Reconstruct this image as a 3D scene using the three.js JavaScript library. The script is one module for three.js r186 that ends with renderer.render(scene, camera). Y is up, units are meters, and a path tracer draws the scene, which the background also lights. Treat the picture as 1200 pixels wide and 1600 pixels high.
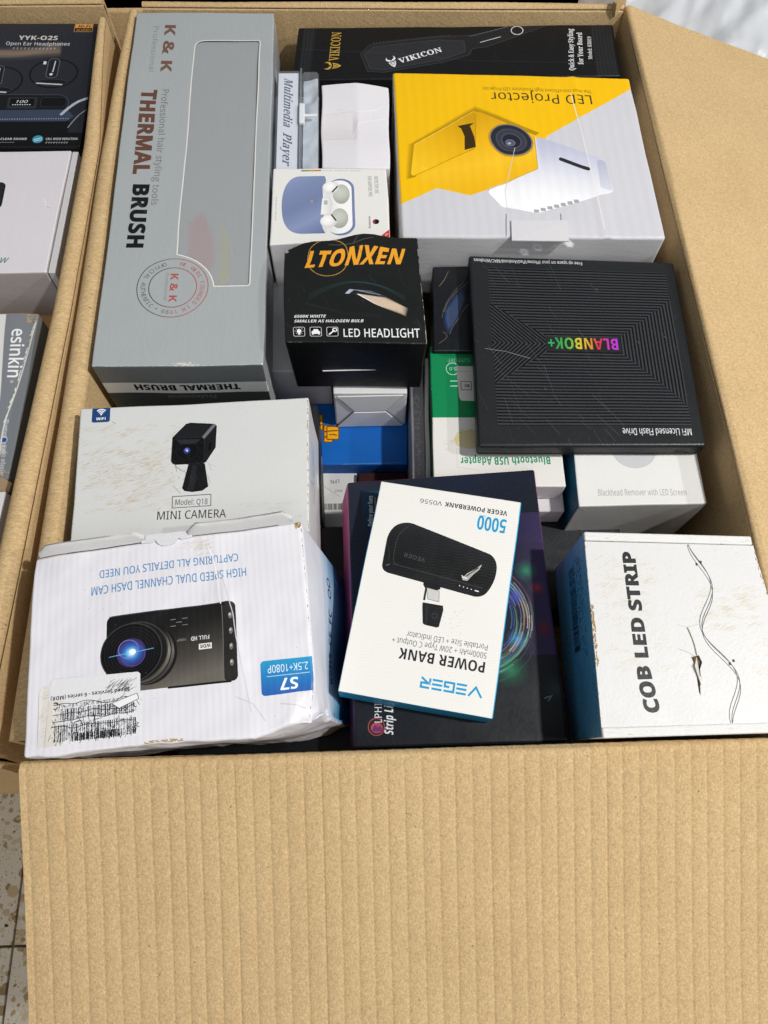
import * as THREE from 'three';
import { RoundedBoxGeometry } from 'three/addons/geometries/RoundedBoxGeometry.js';
import { mergeGeometries } from 'three/addons/utils/BufferGeometryUtils.js';
import { RectAreaLightUniformsLib } from 'three/addons/lights/RectAreaLightUniformsLib.js';

// ------------------------------------------------------------------ camera, room light, exposure
RectAreaLightUniformsLib.init();
const scene = new THREE.Scene();
const camera = new THREE.PerspectiveCamera(68.28, 0.75, 0.02, 20);
camera.position.set(0, 0.82, 0);
{
  const right = new THREE.Vector3(0.9994, 0.01413, 0.0316), down = new THREE.Vector3(-0.02395, -0.37676, 0.926), fwd = new THREE.Vector3(0.02499, -0.9262, -0.3762);
  camera.quaternion.setFromRotationMatrix(new THREE.Matrix4().makeBasis(right, down.negate(), fwd.negate())).normalize();
}
scene.add(camera);
scene.background = new THREE.Color().setRGB(0.17, 0.175, 0.18);   // even ambient light from all around, standing for the unseen room
const renderer = new THREE.WebGLRenderer({ antialias: true });
renderer.toneMapping = THREE.LinearToneMapping;
renderer.toneMappingExposure = 1.05;
renderer.shadowMap.enabled = true;
const LAMPS = [   // unseen ceiling lamps, placed to light the cartons: position, aim, size, radiance
  { at: [1.02, 2.0, 0.02], aim: [0, 0.35, -0.28], size: 0.07, power: 1700, label: 'unseen square ceiling lamp, out of view, lighting the open cartons from one side' },
  { at: [1.75, 2.0, 0.25], aim: [0, 0.35, -0.28], size: 0.07, power: 760, label: 'unseen second square ceiling lamp, out of view, casting weaker second shadows' },
];
const SOFT = { at: [0.0, 2.2, 1.5], aim: [0, 0.3, -0.2], w: 1.8, h: 1.4, power: 1.5 };  // unseen soft area light, brightens near-facing sides and the floor

// ------------------------------------------------------------------ helpers
let seed = 7;
const rnd = () => { seed = (seed + 0x6d2b79f5) | 0; let t = Math.imul(seed ^ (seed >>> 15), 1 | seed); t = (t + Math.imul(t ^ (t >>> 7), 61 | t)) ^ t; return ((t ^ (t >>> 14)) >>> 0) / 4294967296; };
const rr = (a, b) => a + (b - a) * rnd();
const lerp = (a, b, t) => a + (b - a) * t, clamp = (x, a, b) => Math.min(b, Math.max(a, x));
const hash = (x, y, z) => { let h = Math.imul(x, 374761393) ^ Math.imul(y, 668265263) ^ Math.imul(z, 1274126177); h = Math.imul(h ^ (h >>> 13), 1274126177); return ((h ^ (h >>> 16)) >>> 0) / 4294967296; };
function noise3(x, y, z) {
  const ix = Math.floor(x), iy = Math.floor(y), iz = Math.floor(z), s = (t) => t * t * (3 - 2 * t), fx = s(x - ix), fy = s(y - iy), fz = s(z - iz);
  const c = (i, j) => lerp(hash(ix, iy + i, iz + j), hash(ix + 1, iy + i, iz + j), fx);
  return lerp(lerp(c(0, 0), c(1, 0), fy), lerp(c(0, 1), c(1, 1), fy), fz) * 2 - 1;
}
const fbm = (x, y, z, n = 3) => { let s = 0, a = 0.5; for (let i = 0; i < n; i++) { s += a * noise3(x, y, z); x *= 2.03; y *= 2.03; z *= 2.03; a /= 2; } return s; };
const used = new Map();
const numbered = (n) => { const k = used.get(n) ?? 0; used.set(n, k + 1); return k ? n + '_' + String(k).padStart(3, '0') : n; };
function thing(name, label, category, at = [0, 0, 0], group) {
  const o = new THREE.Group(); o.name = numbered(name); o.position.set(...at); o.userData = { label, category };
  if (group) o.userData.group = group;
  scene.add(o); o.updateMatrixWorld();
  return o;
}
// a part whose geometry is given in the place where it stands
function part(name, geo, material, parent, label) {
  const w = parent.getWorldPosition(new THREE.Vector3());
  geo.translate(-w.x, -w.y, -w.z);
  const m = new THREE.Mesh(geo, material); m.name = name; m.castShadow = m.receiveShadow = true;
  if (label) m.userData.label = label;
  parent.add(m); m.updateMatrixWorld();
  return m;
}
function meshOf(pos, uv, idx) {
  const g = new THREE.BufferGeometry();
  g.setAttribute('position', new THREE.Float32BufferAttribute(pos, 3));
  g.setAttribute('uv', new THREE.Float32BufferAttribute(uv, 2));
  g.setIndex(idx); g.computeVertexNormals();
  return g;
}

// ------------------------------------------------------------------ canvases for print
function canvasTex(c, srgb = true) {
  const t = new THREE.CanvasTexture(c);
  t.colorSpace = srgb ? THREE.SRGBColorSpace : THREE.NoColorSpace; t.wrapS = t.wrapT = THREE.ClampToEdgeWrapping; t.magFilter = THREE.LinearFilter; t.anisotropy = 8;
  return t;
}
// a face of a package, drawn in millimetres from its far corner
function print(W, L, ppm, bg, draw, grain = 5) {
  const c = document.createElement('canvas'); c.width = Math.min(2048, Math.round(W * ppm)); c.height = Math.min(2048, Math.round(L * ppm));
  const g = c.getContext('2d'); g.scale(c.width / W, c.height / L);
  g.fillStyle = bg; g.fillRect(0, 0, W, L); g.lineCap = 'round'; g.lineJoin = 'round';
  draw?.(g, W, L);
  if (grain) {
    const d = g.getImageData(0, 0, c.width, c.height), a = d.data;
    for (let i = 0; i < a.length; i += 4) { const n = (rnd() + rnd() - 1) * grain; a[i] = clamp(a[i] + n, 0, 255); a[i + 1] = clamp(a[i + 1] + n, 0, 255); a[i + 2] = clamp(a[i + 2] + n, 0, 255); }
    g.putImageData(d, 0, 0);
  }
  return canvasTex(c);
}
function T(g, s, x, y, deg, width, cap, o = {}) {
  g.save(); g.translate(x, y); g.rotate(deg * Math.PI / 180);
  if (o.skew) g.transform(1, 0, -o.skew, 1, 0, 0);
  const k = 20; g.font = `${o.italic ? 'italic ' : ''}${o.bold ? 'bold ' : ''}${k}px ${o.font ?? 'sans-serif'}`;
  const w = g.measureText(s).width, sy = cap / (0.715 * k);
  g.scale(width ? width / w : sy, sy);
  g.fillStyle = o.color ?? '#222'; g.fillText(s, 0, 0);
  if (o.stroke) { g.strokeStyle = o.color ?? '#222'; g.lineWidth = o.stroke; g.lineJoin = 'miter'; g.strokeText(s, 0, 0); }
  g.restore();
}
const poly = (g, pts, fill, stroke, lw = 0.4) => { g.beginPath(); pts.forEach((p, i) => (i ? g.lineTo(...p) : g.moveTo(...p))); g.closePath(); if (fill) { g.fillStyle = fill; g.fill(); } if (stroke) { g.strokeStyle = stroke; g.lineWidth = lw; g.stroke(); } };
const line = (g, pts, color, lw) => { g.beginPath(); pts.forEach((p, i) => (i ? g.lineTo(...p) : g.moveTo(...p))); g.strokeStyle = color; g.lineWidth = lw; g.stroke(); };
const curve = (g, pts, color, lw) => { g.beginPath(); g.moveTo(...pts[0]); for (let i = 1; i < pts.length - 1; i++) g.quadraticCurveTo(...pts[i], (pts[i][0] + pts[i + 1][0]) / 2, (pts[i][1] + pts[i + 1][1]) / 2); g.lineTo(...pts.at(-1)); g.strokeStyle = color; g.lineWidth = lw; g.stroke(); };
const ell = (g, x, y, rx, ry, fill, stroke, lw = 0.4, rot = 0) => { g.beginPath(); g.ellipse(x, y, rx, ry, rot, 0, 7); if (fill) { g.fillStyle = fill; g.fill(); } if (stroke) { g.strokeStyle = stroke; g.lineWidth = lw; g.stroke(); } };
const rrect = (g, x, y, w, h, r, fill, stroke, lw = 0.4) => { g.beginPath(); g.roundRect(x, y, w, h, r); if (fill) { g.fillStyle = fill; g.fill(); } if (stroke) { g.strokeStyle = stroke; g.lineWidth = lw; g.stroke(); } };
const grad = (g, x0, y0, x1, y1, stops) => { const q = g.createLinearGradient(x0, y0, x1, y1); stops.forEach((c, i) => q.addColorStop(i / (stops.length - 1), c)); return q; };
const radial = (g, x, y, r, stops) => { const q = g.createRadialGradient(x, y, 0, x, y, r); stops.forEach((c, i) => q.addColorStop(i / (stops.length - 1), c)); return q; };
// bare board showing where the printed layer is rubbed off the edges
function wear(g, W, L, color, n = 60, size = 1) {
  g.fillStyle = color;
  for (let i = 0; i < n; i++) {
    const side = Math.floor(rnd() * 4), t = rnd(), w = rr(0.5, 5) * size, h = rr(0.15, 0.6) * size;
    if (side === 0) g.fillRect(t * W, 0, w, h); else if (side === 1) g.fillRect(t * W, L - h, w, h); else if (side === 2) g.fillRect(0, t * L, h, w); else g.fillRect(W - h, t * L, h, w);
  }
  for (const [x, y] of [[0, 0], [W, 0], [W, L], [0, L]]) for (let i = 0; i < 5; i++) ell(g, x + rr(-1, 1) * size, y + rr(-1, 1) * size, rr(0.3, 1.1) * size, rr(0.3, 1) * size, color);
}
function scratches(g, W, L, color, n, len = 20, x0 = 0, x1 = 1) {
  for (let i = 0; i < n; i++) { const x = rr(x0 * W, x1 * W), y = rr(0, L), a = rr(0.6, 1.4), l = rr(0.1, 1) * len; line(g, [[x, y], [x + Math.cos(a) * l, y + Math.sin(a) * l]], color, rr(0.06, 0.18)); }
}
function stains(g, x0, y0, x1, y1, n, col) {   // streaky rubbed-in dirt with short parallel strokes
  for (let i = 0; i < n; i++) {
    const x = rr(x0, x1), y = rr(y0, y1), k = 3 + Math.floor(rnd() * 9), a = rr(-0.5, -0.1);
    for (let j = 0; j < k; j++) { const px = x + rr(-4, 4), py = y + rr(-1.6, 1.6), l = rr(0.8, 5); g.globalAlpha = rr(0.06, 0.3); line(g, [[px, py], [px + Math.cos(a) * l, py + Math.sin(a) * l]], col, rr(0.1, 0.4)); }
  }
  g.globalAlpha = 1;
}
function barcode(g, x, y, w, h, color = '#111') { let p = x; g.fillStyle = color; while (p < x + w) { const b = rr(0.2, 0.8); g.fillRect(p, y, b, h); p += b + rr(0.2, 0.8); } }

// ------------------------------------------------------------------ materials
function noiseTex(n, f) {   // single-channel tile for bump
  const d = new Uint8Array(n * n * 4);
  for (let y = 0; y < n; y++) for (let x = 0; x < n; x++) { const v = clamp(f(x, y, n), 0, 1) * 255, i = (y * n + x) * 4; d[i] = d[i + 1] = d[i + 2] = v; d[i + 3] = 255; }
  const t = new THREE.DataTexture(d, n, n); t.wrapS = t.wrapT = THREE.RepeatWrapping; t.magFilter = THREE.LinearFilter; t.needsUpdate = true;
  return t;
}
const wrapNoise = (x, y, n, f, s) => { const u = x / n * f, v = y / n * f, a = (i, j) => hash(((Math.floor(u) + i) % f + f) % f, ((Math.floor(v) + j) % f + f) % f, s), k = (t) => t * t * (3 - 2 * t), fx = k(u - Math.floor(u)), fy = k(v - Math.floor(v)); return lerp(lerp(a(0, 0), a(1, 0), fx), lerp(a(0, 1), a(1, 1), fx), fy); };
const paperBump = noiseTex(256, (x, y, n) => 0.35 * wrapNoise(x, y, n, 8, 1) + 0.35 * wrapNoise(x, y, n, 32, 2) + 0.3 * wrapNoise(x, y, n, 128, 3));
const roughTile = noiseTex(256, (x, y, n) => 0.62 + 0.38 * (0.6 * wrapNoise(x, y, n, 6, 5) + 0.4 * wrapNoise(x, y, n, 48, 6)));
// kraft board: flecks and fibres, 25 cm to the tile
const kraftTex = (() => {
  const n = 1024, c = document.createElement('canvas'); c.width = c.height = n; const g = c.getContext('2d'), d = g.createImageData(n, n), a = d.data;
  for (let y = 0; y < n; y++) for (let x = 0; x < n; x++) {
    const v = (wrapNoise(x, y, n, 7, 11) - 0.5) * 6 + (wrapNoise(x, y, n, 340, 13) - 0.5) * 16 + (wrapNoise(x, y * 0.5, n, 512, 14) - 0.5) * 22 + (rnd() - 0.5) * 30, i = (y * n + x) * 4;
    a[i] = 198 + v; a[i + 1] = 169 + v * 0.98; a[i + 2] = 125 + v * 0.9; a[i + 3] = 255;
  }
  g.putImageData(d, 0, 0);
  const put = (x, y, l, an, col, w) => { for (const ox of [-n, 0, n]) for (const oy of [-n, 0, n]) { if (x + ox < -40 || x + ox > n + 40 || y + oy < -40 || y + oy > n + 40) continue; line(g, [[x + ox, y + oy], [x + ox + Math.cos(an) * l, y + oy + Math.sin(an) * l]], col, w); } };
  for (let i = 0; i < 3600; i++) { g.globalAlpha = rr(0.1, 0.4); put(rr(0, n), rr(0, n), rr(2, 9), rr(0, 6.3), rnd() < 0.55 ? '#7d5c33' : '#ecd5a8', rr(0.6, 1.4)); }
  for (let i = 0; i < 70; i++) { g.globalAlpha = rr(0.4, 0.8); put(rr(0, n), rr(0, n), rr(1, 6), rr(0, 6.3), rnd() < 0.7 ? '#4a3119' : '#fff0cf', rr(1, 1.7)); }
  const t = canvasTex(c); t.wrapS = t.wrapT = THREE.RepeatWrapping;
  return t;
})();
const rep = (t, x, y = x) => { const q = t.clone(); q.repeat.set(x, y); q.needsUpdate = true; return q; };
const kraft = new THREE.MeshPhysicalMaterial({ map: rep(kraftTex, 4), roughness: 0.88, specularIntensity: 0.25, bumpMap: rep(paperBump, 16), bumpScale: 0.00025 });   // uv in metres
const kraftEdge = new THREE.MeshStandardMaterial({ color: new THREE.Color().setRGB(0.36, 0.25, 0.14), roughness: 0.95 });
const card = (map, o = {}) => new THREE.MeshPhysicalMaterial({ map, roughness: o.rough ?? 0.5, roughnessMap: rep(roughTile, 2), metalness: o.metal ?? 0, specularIntensity: o.spec ?? 0.5, bumpMap: o.bump ?? rep(paperBump, o.rep ?? 3), bumpScale: o.bs ?? 0.00012, alphaTest: o.cut ? 0.5 : 0, clearcoat: o.coat ?? 0, clearcoatRoughness: 0.3 });
const flat = (r, g, b, o = {}) => new THREE.MeshPhysicalMaterial({ color: new THREE.Color().setRGB(r, g, b), roughness: o.rough ?? 0.6, specularIntensity: o.spec ?? 0.4, metalness: o.metal ?? 0, bumpMap: rep(paperBump, 3), bumpScale: 0.00012 });
const WHITE = flat(0.74, 0.73, 0.74), BLACK = flat(0.012, 0.012, 0.013, { rough: 0.5 }), GREY = flat(0.5, 0.5, 0.5);

// ------------------------------------------------------------------ a package with rounded, slightly uneven edges; six panels that meet at the edges
// q: corners of the top [x, z] far-left, far-right, near-right, near-left; y: height of the top; t: thickness
function pack(spec) {
  const { q, y, t } = spec, r = spec.r ?? 0.0012, bo = spec.bottom ?? [[0, 0], [0, 0], [0, 0], [0, 0]], tl = spec.lift ?? [0, 0, 0, 0];
  const cx = (q[0][0] + q[1][0] + q[2][0] + q[3][0]) / 4, cz = (q[0][1] + q[1][1] + q[2][1] + q[3][1]) / 4, d = (a, b) => Math.hypot(a[0] - b[0], a[1] - b[1]);
  const W = (d(q[0], q[1]) + d(q[2], q[3])) / 2, L = (d(q[0], q[3]) + d(q[1], q[2])) / 2;
  const root = spec.root ?? thing(spec.name, spec.label, spec.category, [cx, y - t, cz], spec.group), sd = spec.seed ?? Math.round((cx + cz) * 9999);
  const at = (px, py, pz) => {
    const u = px / W + 0.5, v = pz / L + 0.5, w = py / t, c = (k) => [lerp(q[k][0] + bo[k][0], q[k][0], w), lerp(q[k][1] + bo[k][1], q[k][1], w)];
    const a = c(0), b = c(1), e = c(2), f = c(3), m = (k) => lerp(lerp(a[k], b[k], u), lerp(f[k], e[k], u), v);
    const o = spec.dent ? spec.dent(u, v, w) : [0, 0, 0], am = spec.warp ?? 0.0004, n = (s) => fbm(px * 22 + sd, py * 22 + s, pz * 22, 2) * am * 2;
    const lift = lerp(lerp(tl[0], tl[1], u), lerp(tl[3], tl[2], u), v) * w;
    return [m(0) + o[0] + n(1), y - t + py + lift + o[1] + n(5), m(1) + o[2] + n(9)];
  };
  const stops = (len, n) => { const rr_ = Math.min(r, len * 0.3), s = [0, 0.35, 0.7, 1].map((k) => -len / 2 + rr_ * k); const mid = []; for (let i = 1; i < n; i++) mid.push(lerp(-len / 2 + rr_, len / 2 - rr_, i / n)); return [...s, ...mid, ...s.map((k) => -k).reverse()]; };
  const N = (len) => clamp(Math.round(len / (spec.cell ?? 0.006)), 2, 48);
  const hx = W / 2, hy = t / 2, hz = L / 2;
  const round = (x, y0, z) => { const rx = Math.min(r, W * 0.3), ry = Math.min(r, t * 0.3), rz = Math.min(r, L * 0.3), ix = clamp(x, -hx + rx, hx - rx), iy = clamp(y0, -hy + ry, hy - ry), iz = clamp(z, -hz + rz, hz - rz); let a = [(x - ix) / rx, (y0 - iy) / ry, (z - iz) / rz]; const l = Math.hypot(...a); if (l > 1e-9) a = a.map((k) => k / l); return [ix + a[0] * rx, iy + a[1] * ry + hy, iz + a[2] * rz]; };
  const X = stops(W, N(W)), Y = stops(t, N(t)), Z = stops(L, N(L));
  const faces = {
    top: [X, Z, (a, b) => [a, hy, b], (a, b) => [a / W + 0.5, 0.5 - b / L], true], bottom: [X, Z, (a, b) => [a, -hy, b], (a, b) => [a / W + 0.5, b / L + 0.5], false],
    front: [X, Y, (a, b) => [a, b, hz], (a, b) => [a / W + 0.5, b / t + 0.5], false], back: [X, Y, (a, b) => [a, b, -hz], (a, b) => [0.5 - a / W, b / t + 0.5], true],
    right: [Z, Y, (a, b) => [hx, b, a], (a, b) => [0.5 - a / L, b / t + 0.5], true], left: [Z, Y, (a, b) => [-hx, b, a], (a, b) => [a / L + 0.5, b / t + 0.5], false],
  };
  const acc = new Map(), built = {}, panels = {};
  for (const [k, [A, B, f, uvf, flip]] of Object.entries(faces)) {
    const pos = [], uv = [], idx = [];
    for (const b of B) for (const a of A) { pos.push(...at(...round(...f(a, b)))); uv.push(...uvf(a, b)); }
    const n = A.length;
    for (let j = 0; j < B.length - 1; j++) for (let i = 0; i < n - 1; i++) { const p = j * n + i; flip ? idx.push(p, p + n, p + 1, p + 1, p + n, p + n + 1) : idx.push(p, p + 1, p + n, p + 1, p + n + 1, p + n); }
    const g = meshOf(pos, uv, idx); built[k] = g;
    const nn = g.attributes.normal;
    for (let i = 0; i < nn.count; i++) { const key = [0, 1, 2].map((c) => Math.round(pos[i * 3 + c] * 2e5)).join(); const s = acc.get(key) ?? [0, 0, 0]; s[0] += nn.getX(i); s[1] += nn.getY(i); s[2] += nn.getZ(i); acc.set(key, s); }
  }
  const names = { top: 'top_panel', bottom: 'bottom_panel', front: 'front_panel', back: 'back_panel', left: 'side_panel', right: 'side_panel', ...spec.names };
  for (const [k, g] of Object.entries(built)) {
    const p = g.attributes.position, nn = g.attributes.normal;
    for (let i = 0; i < p.count; i++) { const s = acc.get([p.getX(i), p.getY(i), p.getZ(i)].map((v) => Math.round(v * 2e5)).join()) ?? [0, 1, 0], l = Math.hypot(...s) || 1; nn.setXYZ(i, s[0] / l, s[1] / l, s[2] / l); }
    panels[k] = part(names[k], g, spec.faces[k] ?? spec.base ?? WHITE, root, spec.labels?.[k]);
  }
  root.userData.size = undefined;
  return { root, panels, at: (u, v, w = 1) => at((u - 0.5) * W, w * t, (v - 0.5) * L), W, L, t };
}
// a thin sheet laid on the top of a package: outline in mm from the far corner
function sheetOn(p, name, pts, h, material, label, lift = 0.0002, uvFull = false) {
  const s = new THREE.Shape(pts.map(([x, y]) => new THREE.Vector2(x, -y))), g = new THREE.ExtrudeGeometry(s, { depth: h * 1000, bevelEnabled: false, curveSegments: 8 });
  const a = g.attributes.position, uv = g.attributes.uv, xs = pts.map((k) => k[0]), ys = pts.map((k) => k[1]), x0 = Math.min(...xs), x1 = Math.max(...xs), y0 = Math.min(...ys), y1 = Math.max(...ys);
  for (let i = 0; i < a.count; i++) {
    const mx = a.getX(i), my = -a.getY(i), w = p.at(mx / (p.W * 1000), my / (p.L * 1000));
    uv.setXY(i, uvFull ? mx / (p.W * 1000) : (mx - x0) / (x1 - x0), uvFull ? 1 - my / (p.L * 1000) : 1 - (my - y0) / (y1 - y0));
    a.setXYZ(i, w[0], w[1] + lift + a.getZ(i) / 1000, w[2]);
  }
  g.computeVertexNormals();
  return part(name, g, material, p.panels.top, label);
}

// ------------------------------------------------------------------ swept cardboard: a profile (closed loop of [across, y]) carried along a line of stations
function sweep(stations, profile, along = 'z', cap = true) {
  const pos = [], uv = [], idx = [], n = profile(stations[0], 0).length;
  let vlen = null;
  stations.forEach((s, i) => {
    const P = profile(s, i); if (!vlen) { vlen = [0]; for (let k = 1; k < n; k++) vlen.push(vlen[k - 1] + Math.hypot(P[k][0] - P[k - 1][0], P[k][1] - P[k - 1][1])); }
    for (let k = 0; k < n; k++) { const [a, y] = P[k]; pos.push(...(along === 'z' ? [a, y, s] : [s, y, a])); uv.push(s, vlen[k]); }
  });
  for (let i = 0; i < stations.length - 1; i++) for (let k = 0; k < n; k++) { const a = i * n + k, b = i * n + (k + 1) % n; idx.push(a, b, a + n, b, b + n, a + n); }
  const g = meshOf(pos, uv, idx);
  if (!cap) return g;
  const ends = [];
  for (const [row, dir] of [[0, 1], [stations.length - 1, -1]]) {
    const p2 = [], u2 = []; for (let k = 0; k < n; k++) { const o = (row * n + k) * 3; p2.push(pos[o], pos[o + 1], pos[o + 2]); u2.push(along === 'z' ? pos[o] : pos[o + 2], pos[o + 1]); }
    const c = u2.length / 2, loop = []; for (let k = 0; k < c; k++) loop.push(new THREE.Vector2(u2[k * 2], u2[k * 2 + 1]));
    const tri = THREE.ShapeUtils.triangulateShape(loop, []), id = tri.flatMap(([a, b, d]) => (dir > 0 ? [a, b, d] : [a, d, b]));
    const e = meshOf(p2, u2, id); ends.push(e);
  }
  return mergeGeometries([g, ...ends]);
}
const range = (a, b, n) => Array.from({ length: n + 1 }, (_, i) => lerp(a, b, i / n));
const table = (rows) => (z) => { let i = 0; while (i < rows.length - 2 && z > rows[i + 1][0]) i++; const [z0, a] = rows[i], [z1, b] = rows[i + 1]; const k = clamp((z - z0) / (z1 - z0), -0.3, 1.3), s = k; return lerp(a, b, s); };
const flute = (x, pitch) => { const q = x / pitch + 0.05 * Math.sin(x * 61) + 0.04 * Math.sin(x * 137 + 1), f = ((q % 1) + 1) % 1; return Math.pow(Math.sin(Math.PI * Math.pow(f, 0.8)), 0.34); };   // rounded ribs with narrow valleys
// sheet that stands as a wall and bends outward into a flap at its top. dir: which way is outward; base(s): inner face at station s
function wallAndFlap({ stations, along, base, dir, top, th, angle, length, ribs = 0, pitch = 0.009, sag = 0, wavy = 0.0006, height = 0.0 }) {
  const ang = angle * Math.PI / 180, R = 0.004;
  const center = (s) => {   // inner-then-upper surface: [across, y, normal across, normal y]
    const b = base(s), out = [];
    for (const y of [height, 0.12, 0.24, 0.3, 0.34, 0.365, 0.38, top - R]) out.push([b, y, -dir, 0]);
    const turn = Math.PI / 2 + ang, k = 8;
    for (let i = 1; i <= k; i++) { const a = turn * i / k; out.push([b + dir * R * (1 - Math.cos(a)), top - R + R * Math.sin(a), -dir * Math.cos(a), Math.sin(a)]); }
    const e = out.at(-1), ux = dir * Math.cos(ang), uy = -Math.sin(ang);
    for (let i = 1; i <= 14; i++) { const l = length * i / 14; out.push([e[0] + ux * l, e[1] + uy * l - sag * Math.sin(Math.PI * i / 14), e[2], e[3]]); }
    return out;
  };
  const prof = (from, to) => (s) => {
    const C = center(s).slice(from, to), amp = ribs * (flute(s, pitch) - 0.6), o = C.map(([a, y, na, ny], i) => { const fade = (from + i) < 9 ? 0.35 : (from + i) < 17 ? 0.35 + 0.65 * clamp((from + i - 12) / 4, 0, 1) : 1, w = fbm(s * 9 + 3, (from + i) * 0.5, top * 7, 2) * wavy * 2; return [a + na * (amp * fade + w), y + ny * (amp * fade + w)]; });
    const inn = C.map(([a, y, na, ny]) => [a - na * th, y - ny * th]).reverse(), P = [...o, ...inn];
    return dir * (along === 'z' ? 1 : -1) > 0 ? P : P.reverse();
  };
  const bend = 8;
  return { wall: sweep(stations, prof(0, bend + 1), along), flap: sweep(stations, prof(bend, bend + 23), along) };
}
// a wall whose flap is folded right back down its outer side: a hairpin. inner(z), outer(z) are the two faces of the fold
function hairpin({ stations, inner, outer, top, th, hang, sgn, height = 0.0, splay = 0.002 }) {
  const half = (from, to) => (z) => {
    const xi = inner(z), xo = outer(z), xm = (xi + xo) / 2, R = Math.abs(xi - xo) / 2, yR = top - R * 0.9 - 0.001, t = Math.min(th, R * 0.86), j = fbm(z * 14, 0.5, sgn * 3, 2) * 0.0007, o = [], i2 = [];
    const add = (x, y, nx, ny) => { o.push([x + sgn * nx * 0 + j, y]); i2.push([x - nx * t + j, y - ny * t]); };
    if (from === 0) { for (const y of [height, 0.12, 0.24, 0.32, 0.36]) add(xi, y, sgn, 0); for (let k = 0; k <= 14; k++) { const a = Math.PI * k / 14; add(xm + sgn * R * Math.cos(a), yR + R * 0.9 * Math.sin(a), sgn * Math.cos(a), Math.sin(a)); } }
    else for (const f of [0, 0.1, 0.3, 0.6, 1]) add(xo - sgn * splay * f, yR - 0.0003 - hang * f, -sgn, 0);
    const P = [...o, ...i2.reverse()];
    return sgn > 0 ? P.reverse() : P;
  };
  return { wall: sweep(stations, half(0)), flap: sweep(stations, half(1)) };
}

// ------------------------------------------------------------------ floor of terrazzo tiles
{
  const n = 1400, mmT = 300, c = document.createElement('canvas'); c.width = c.height = n; const g = c.getContext('2d'); g.scale(n / mmT, n / mmT);
  g.fillStyle = '#e8e0cf'; g.fillRect(0, 0, mmT, mmT);
  for (let i = 0; i < 5200; i++) { g.globalAlpha = rr(0.2, 0.7); ell(g, rr(0, mmT), rr(0, mmT), rr(0.2, 0.8), rr(0.2, 0.6), rnd() < 0.5 ? '#efe8da' : '#b7a68b'); }
  g.globalAlpha = 1;
  const cols = ['#cdb891', '#c4ac84', '#d8c8a8', '#dccfb5', '#d0bf9f', '#bda680', '#e4dac5', '#d3c19e', '#b09871', '#a08a64', '#efe9dc', '#ddcfb6'];
  const chip = (r) => { const x = rr(0, mmT), y = rr(0, mmT), k = 5 + Math.floor(rnd() * 4), a0 = rr(0, 6.3), st = rr(0.55, 1), p = []; for (let j = 0; j < k; j++) { const a = j / k * 6.283, q = r * rr(0.7, 1.15), u = Math.cos(a) * q, v = Math.sin(a) * q * st; p.push([x + u * Math.cos(a0) - v * Math.sin(a0), y + u * Math.sin(a0) + v * Math.cos(a0)]); } const t = rnd(); poly(g, p, t < 0.022 ? '#4a3826' : cols[Math.floor(rnd() * cols.length)]); };
  for (let i = 0; i < 760; i++) chip(rr(3.2, 6.5)); for (let i = 0; i < 1800; i++) chip(rr(1.2, 3)); for (let i = 0; i < 5000; i++) chip(rr(0.4, 1.1));
  const d = g.getImageData(0, 0, n, n); for (let i = 0; i < d.data.length; i += 4) { const q = (rnd() - 0.5) * 12; for (let k = 0; k < 3; k++) d.data[i + k] = clamp(d.data[i + k] + q, 0, 255); } g.putImageData(d, 0, 0);
  const mats = [[0, 0, 0], [0.37, 0.61, 1.5708], [0.71, 0.23, 3.1416]].map(([x, y, r]) => { const t = canvasTex(c); t.wrapS = t.wrapT = THREE.RepeatWrapping; t.offset.set(x, y); t.rotation = r; return new THREE.MeshPhysicalMaterial({ map: t, roughness: 0.45, roughnessMap: rep(roughTile, 2), specularIntensity: 0.5 }); });
  const floor = new THREE.Group(); floor.name = 'floor'; floor.userData.kind = 'structure'; scene.add(floor);
  const bed = part('mortar_bed', new THREE.BoxGeometry(4.2, 0.05, 4.2), new THREE.MeshStandardMaterial({ color: new THREE.Color().setRGB(0.2, 0.17, 0.13), roughness: 0.95 }), floor); bed.position.y = -0.0285;
  const geo = new RoundedBoxGeometry(0.2978, 0.02, 0.2978, 2, 0.0007), top = geo.attributes; for (let i = 0; i < top.position.count; i++) top.uv.setXY(i, top.position.getX(i) / 0.3 + 0.5, 0.5 - top.position.getZ(i) / 0.3);
  for (let i = -5; i <= 5; i++) for (let j = -6; j <= 3; j++) {
    const t = new THREE.Mesh(geo, mats[((i * 2 + j * 5) % 3 + 3) % 3]); t.name = numbered('tile'); t.castShadow = t.receiveShadow = true;
    t.position.set(-0.3425 + 0.15 + i * 0.3, -0.01 + hash(i, j, 3) * 0.0003, 0.1005 + 0.15 + j * 0.3); floor.add(t);
  }
}

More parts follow.
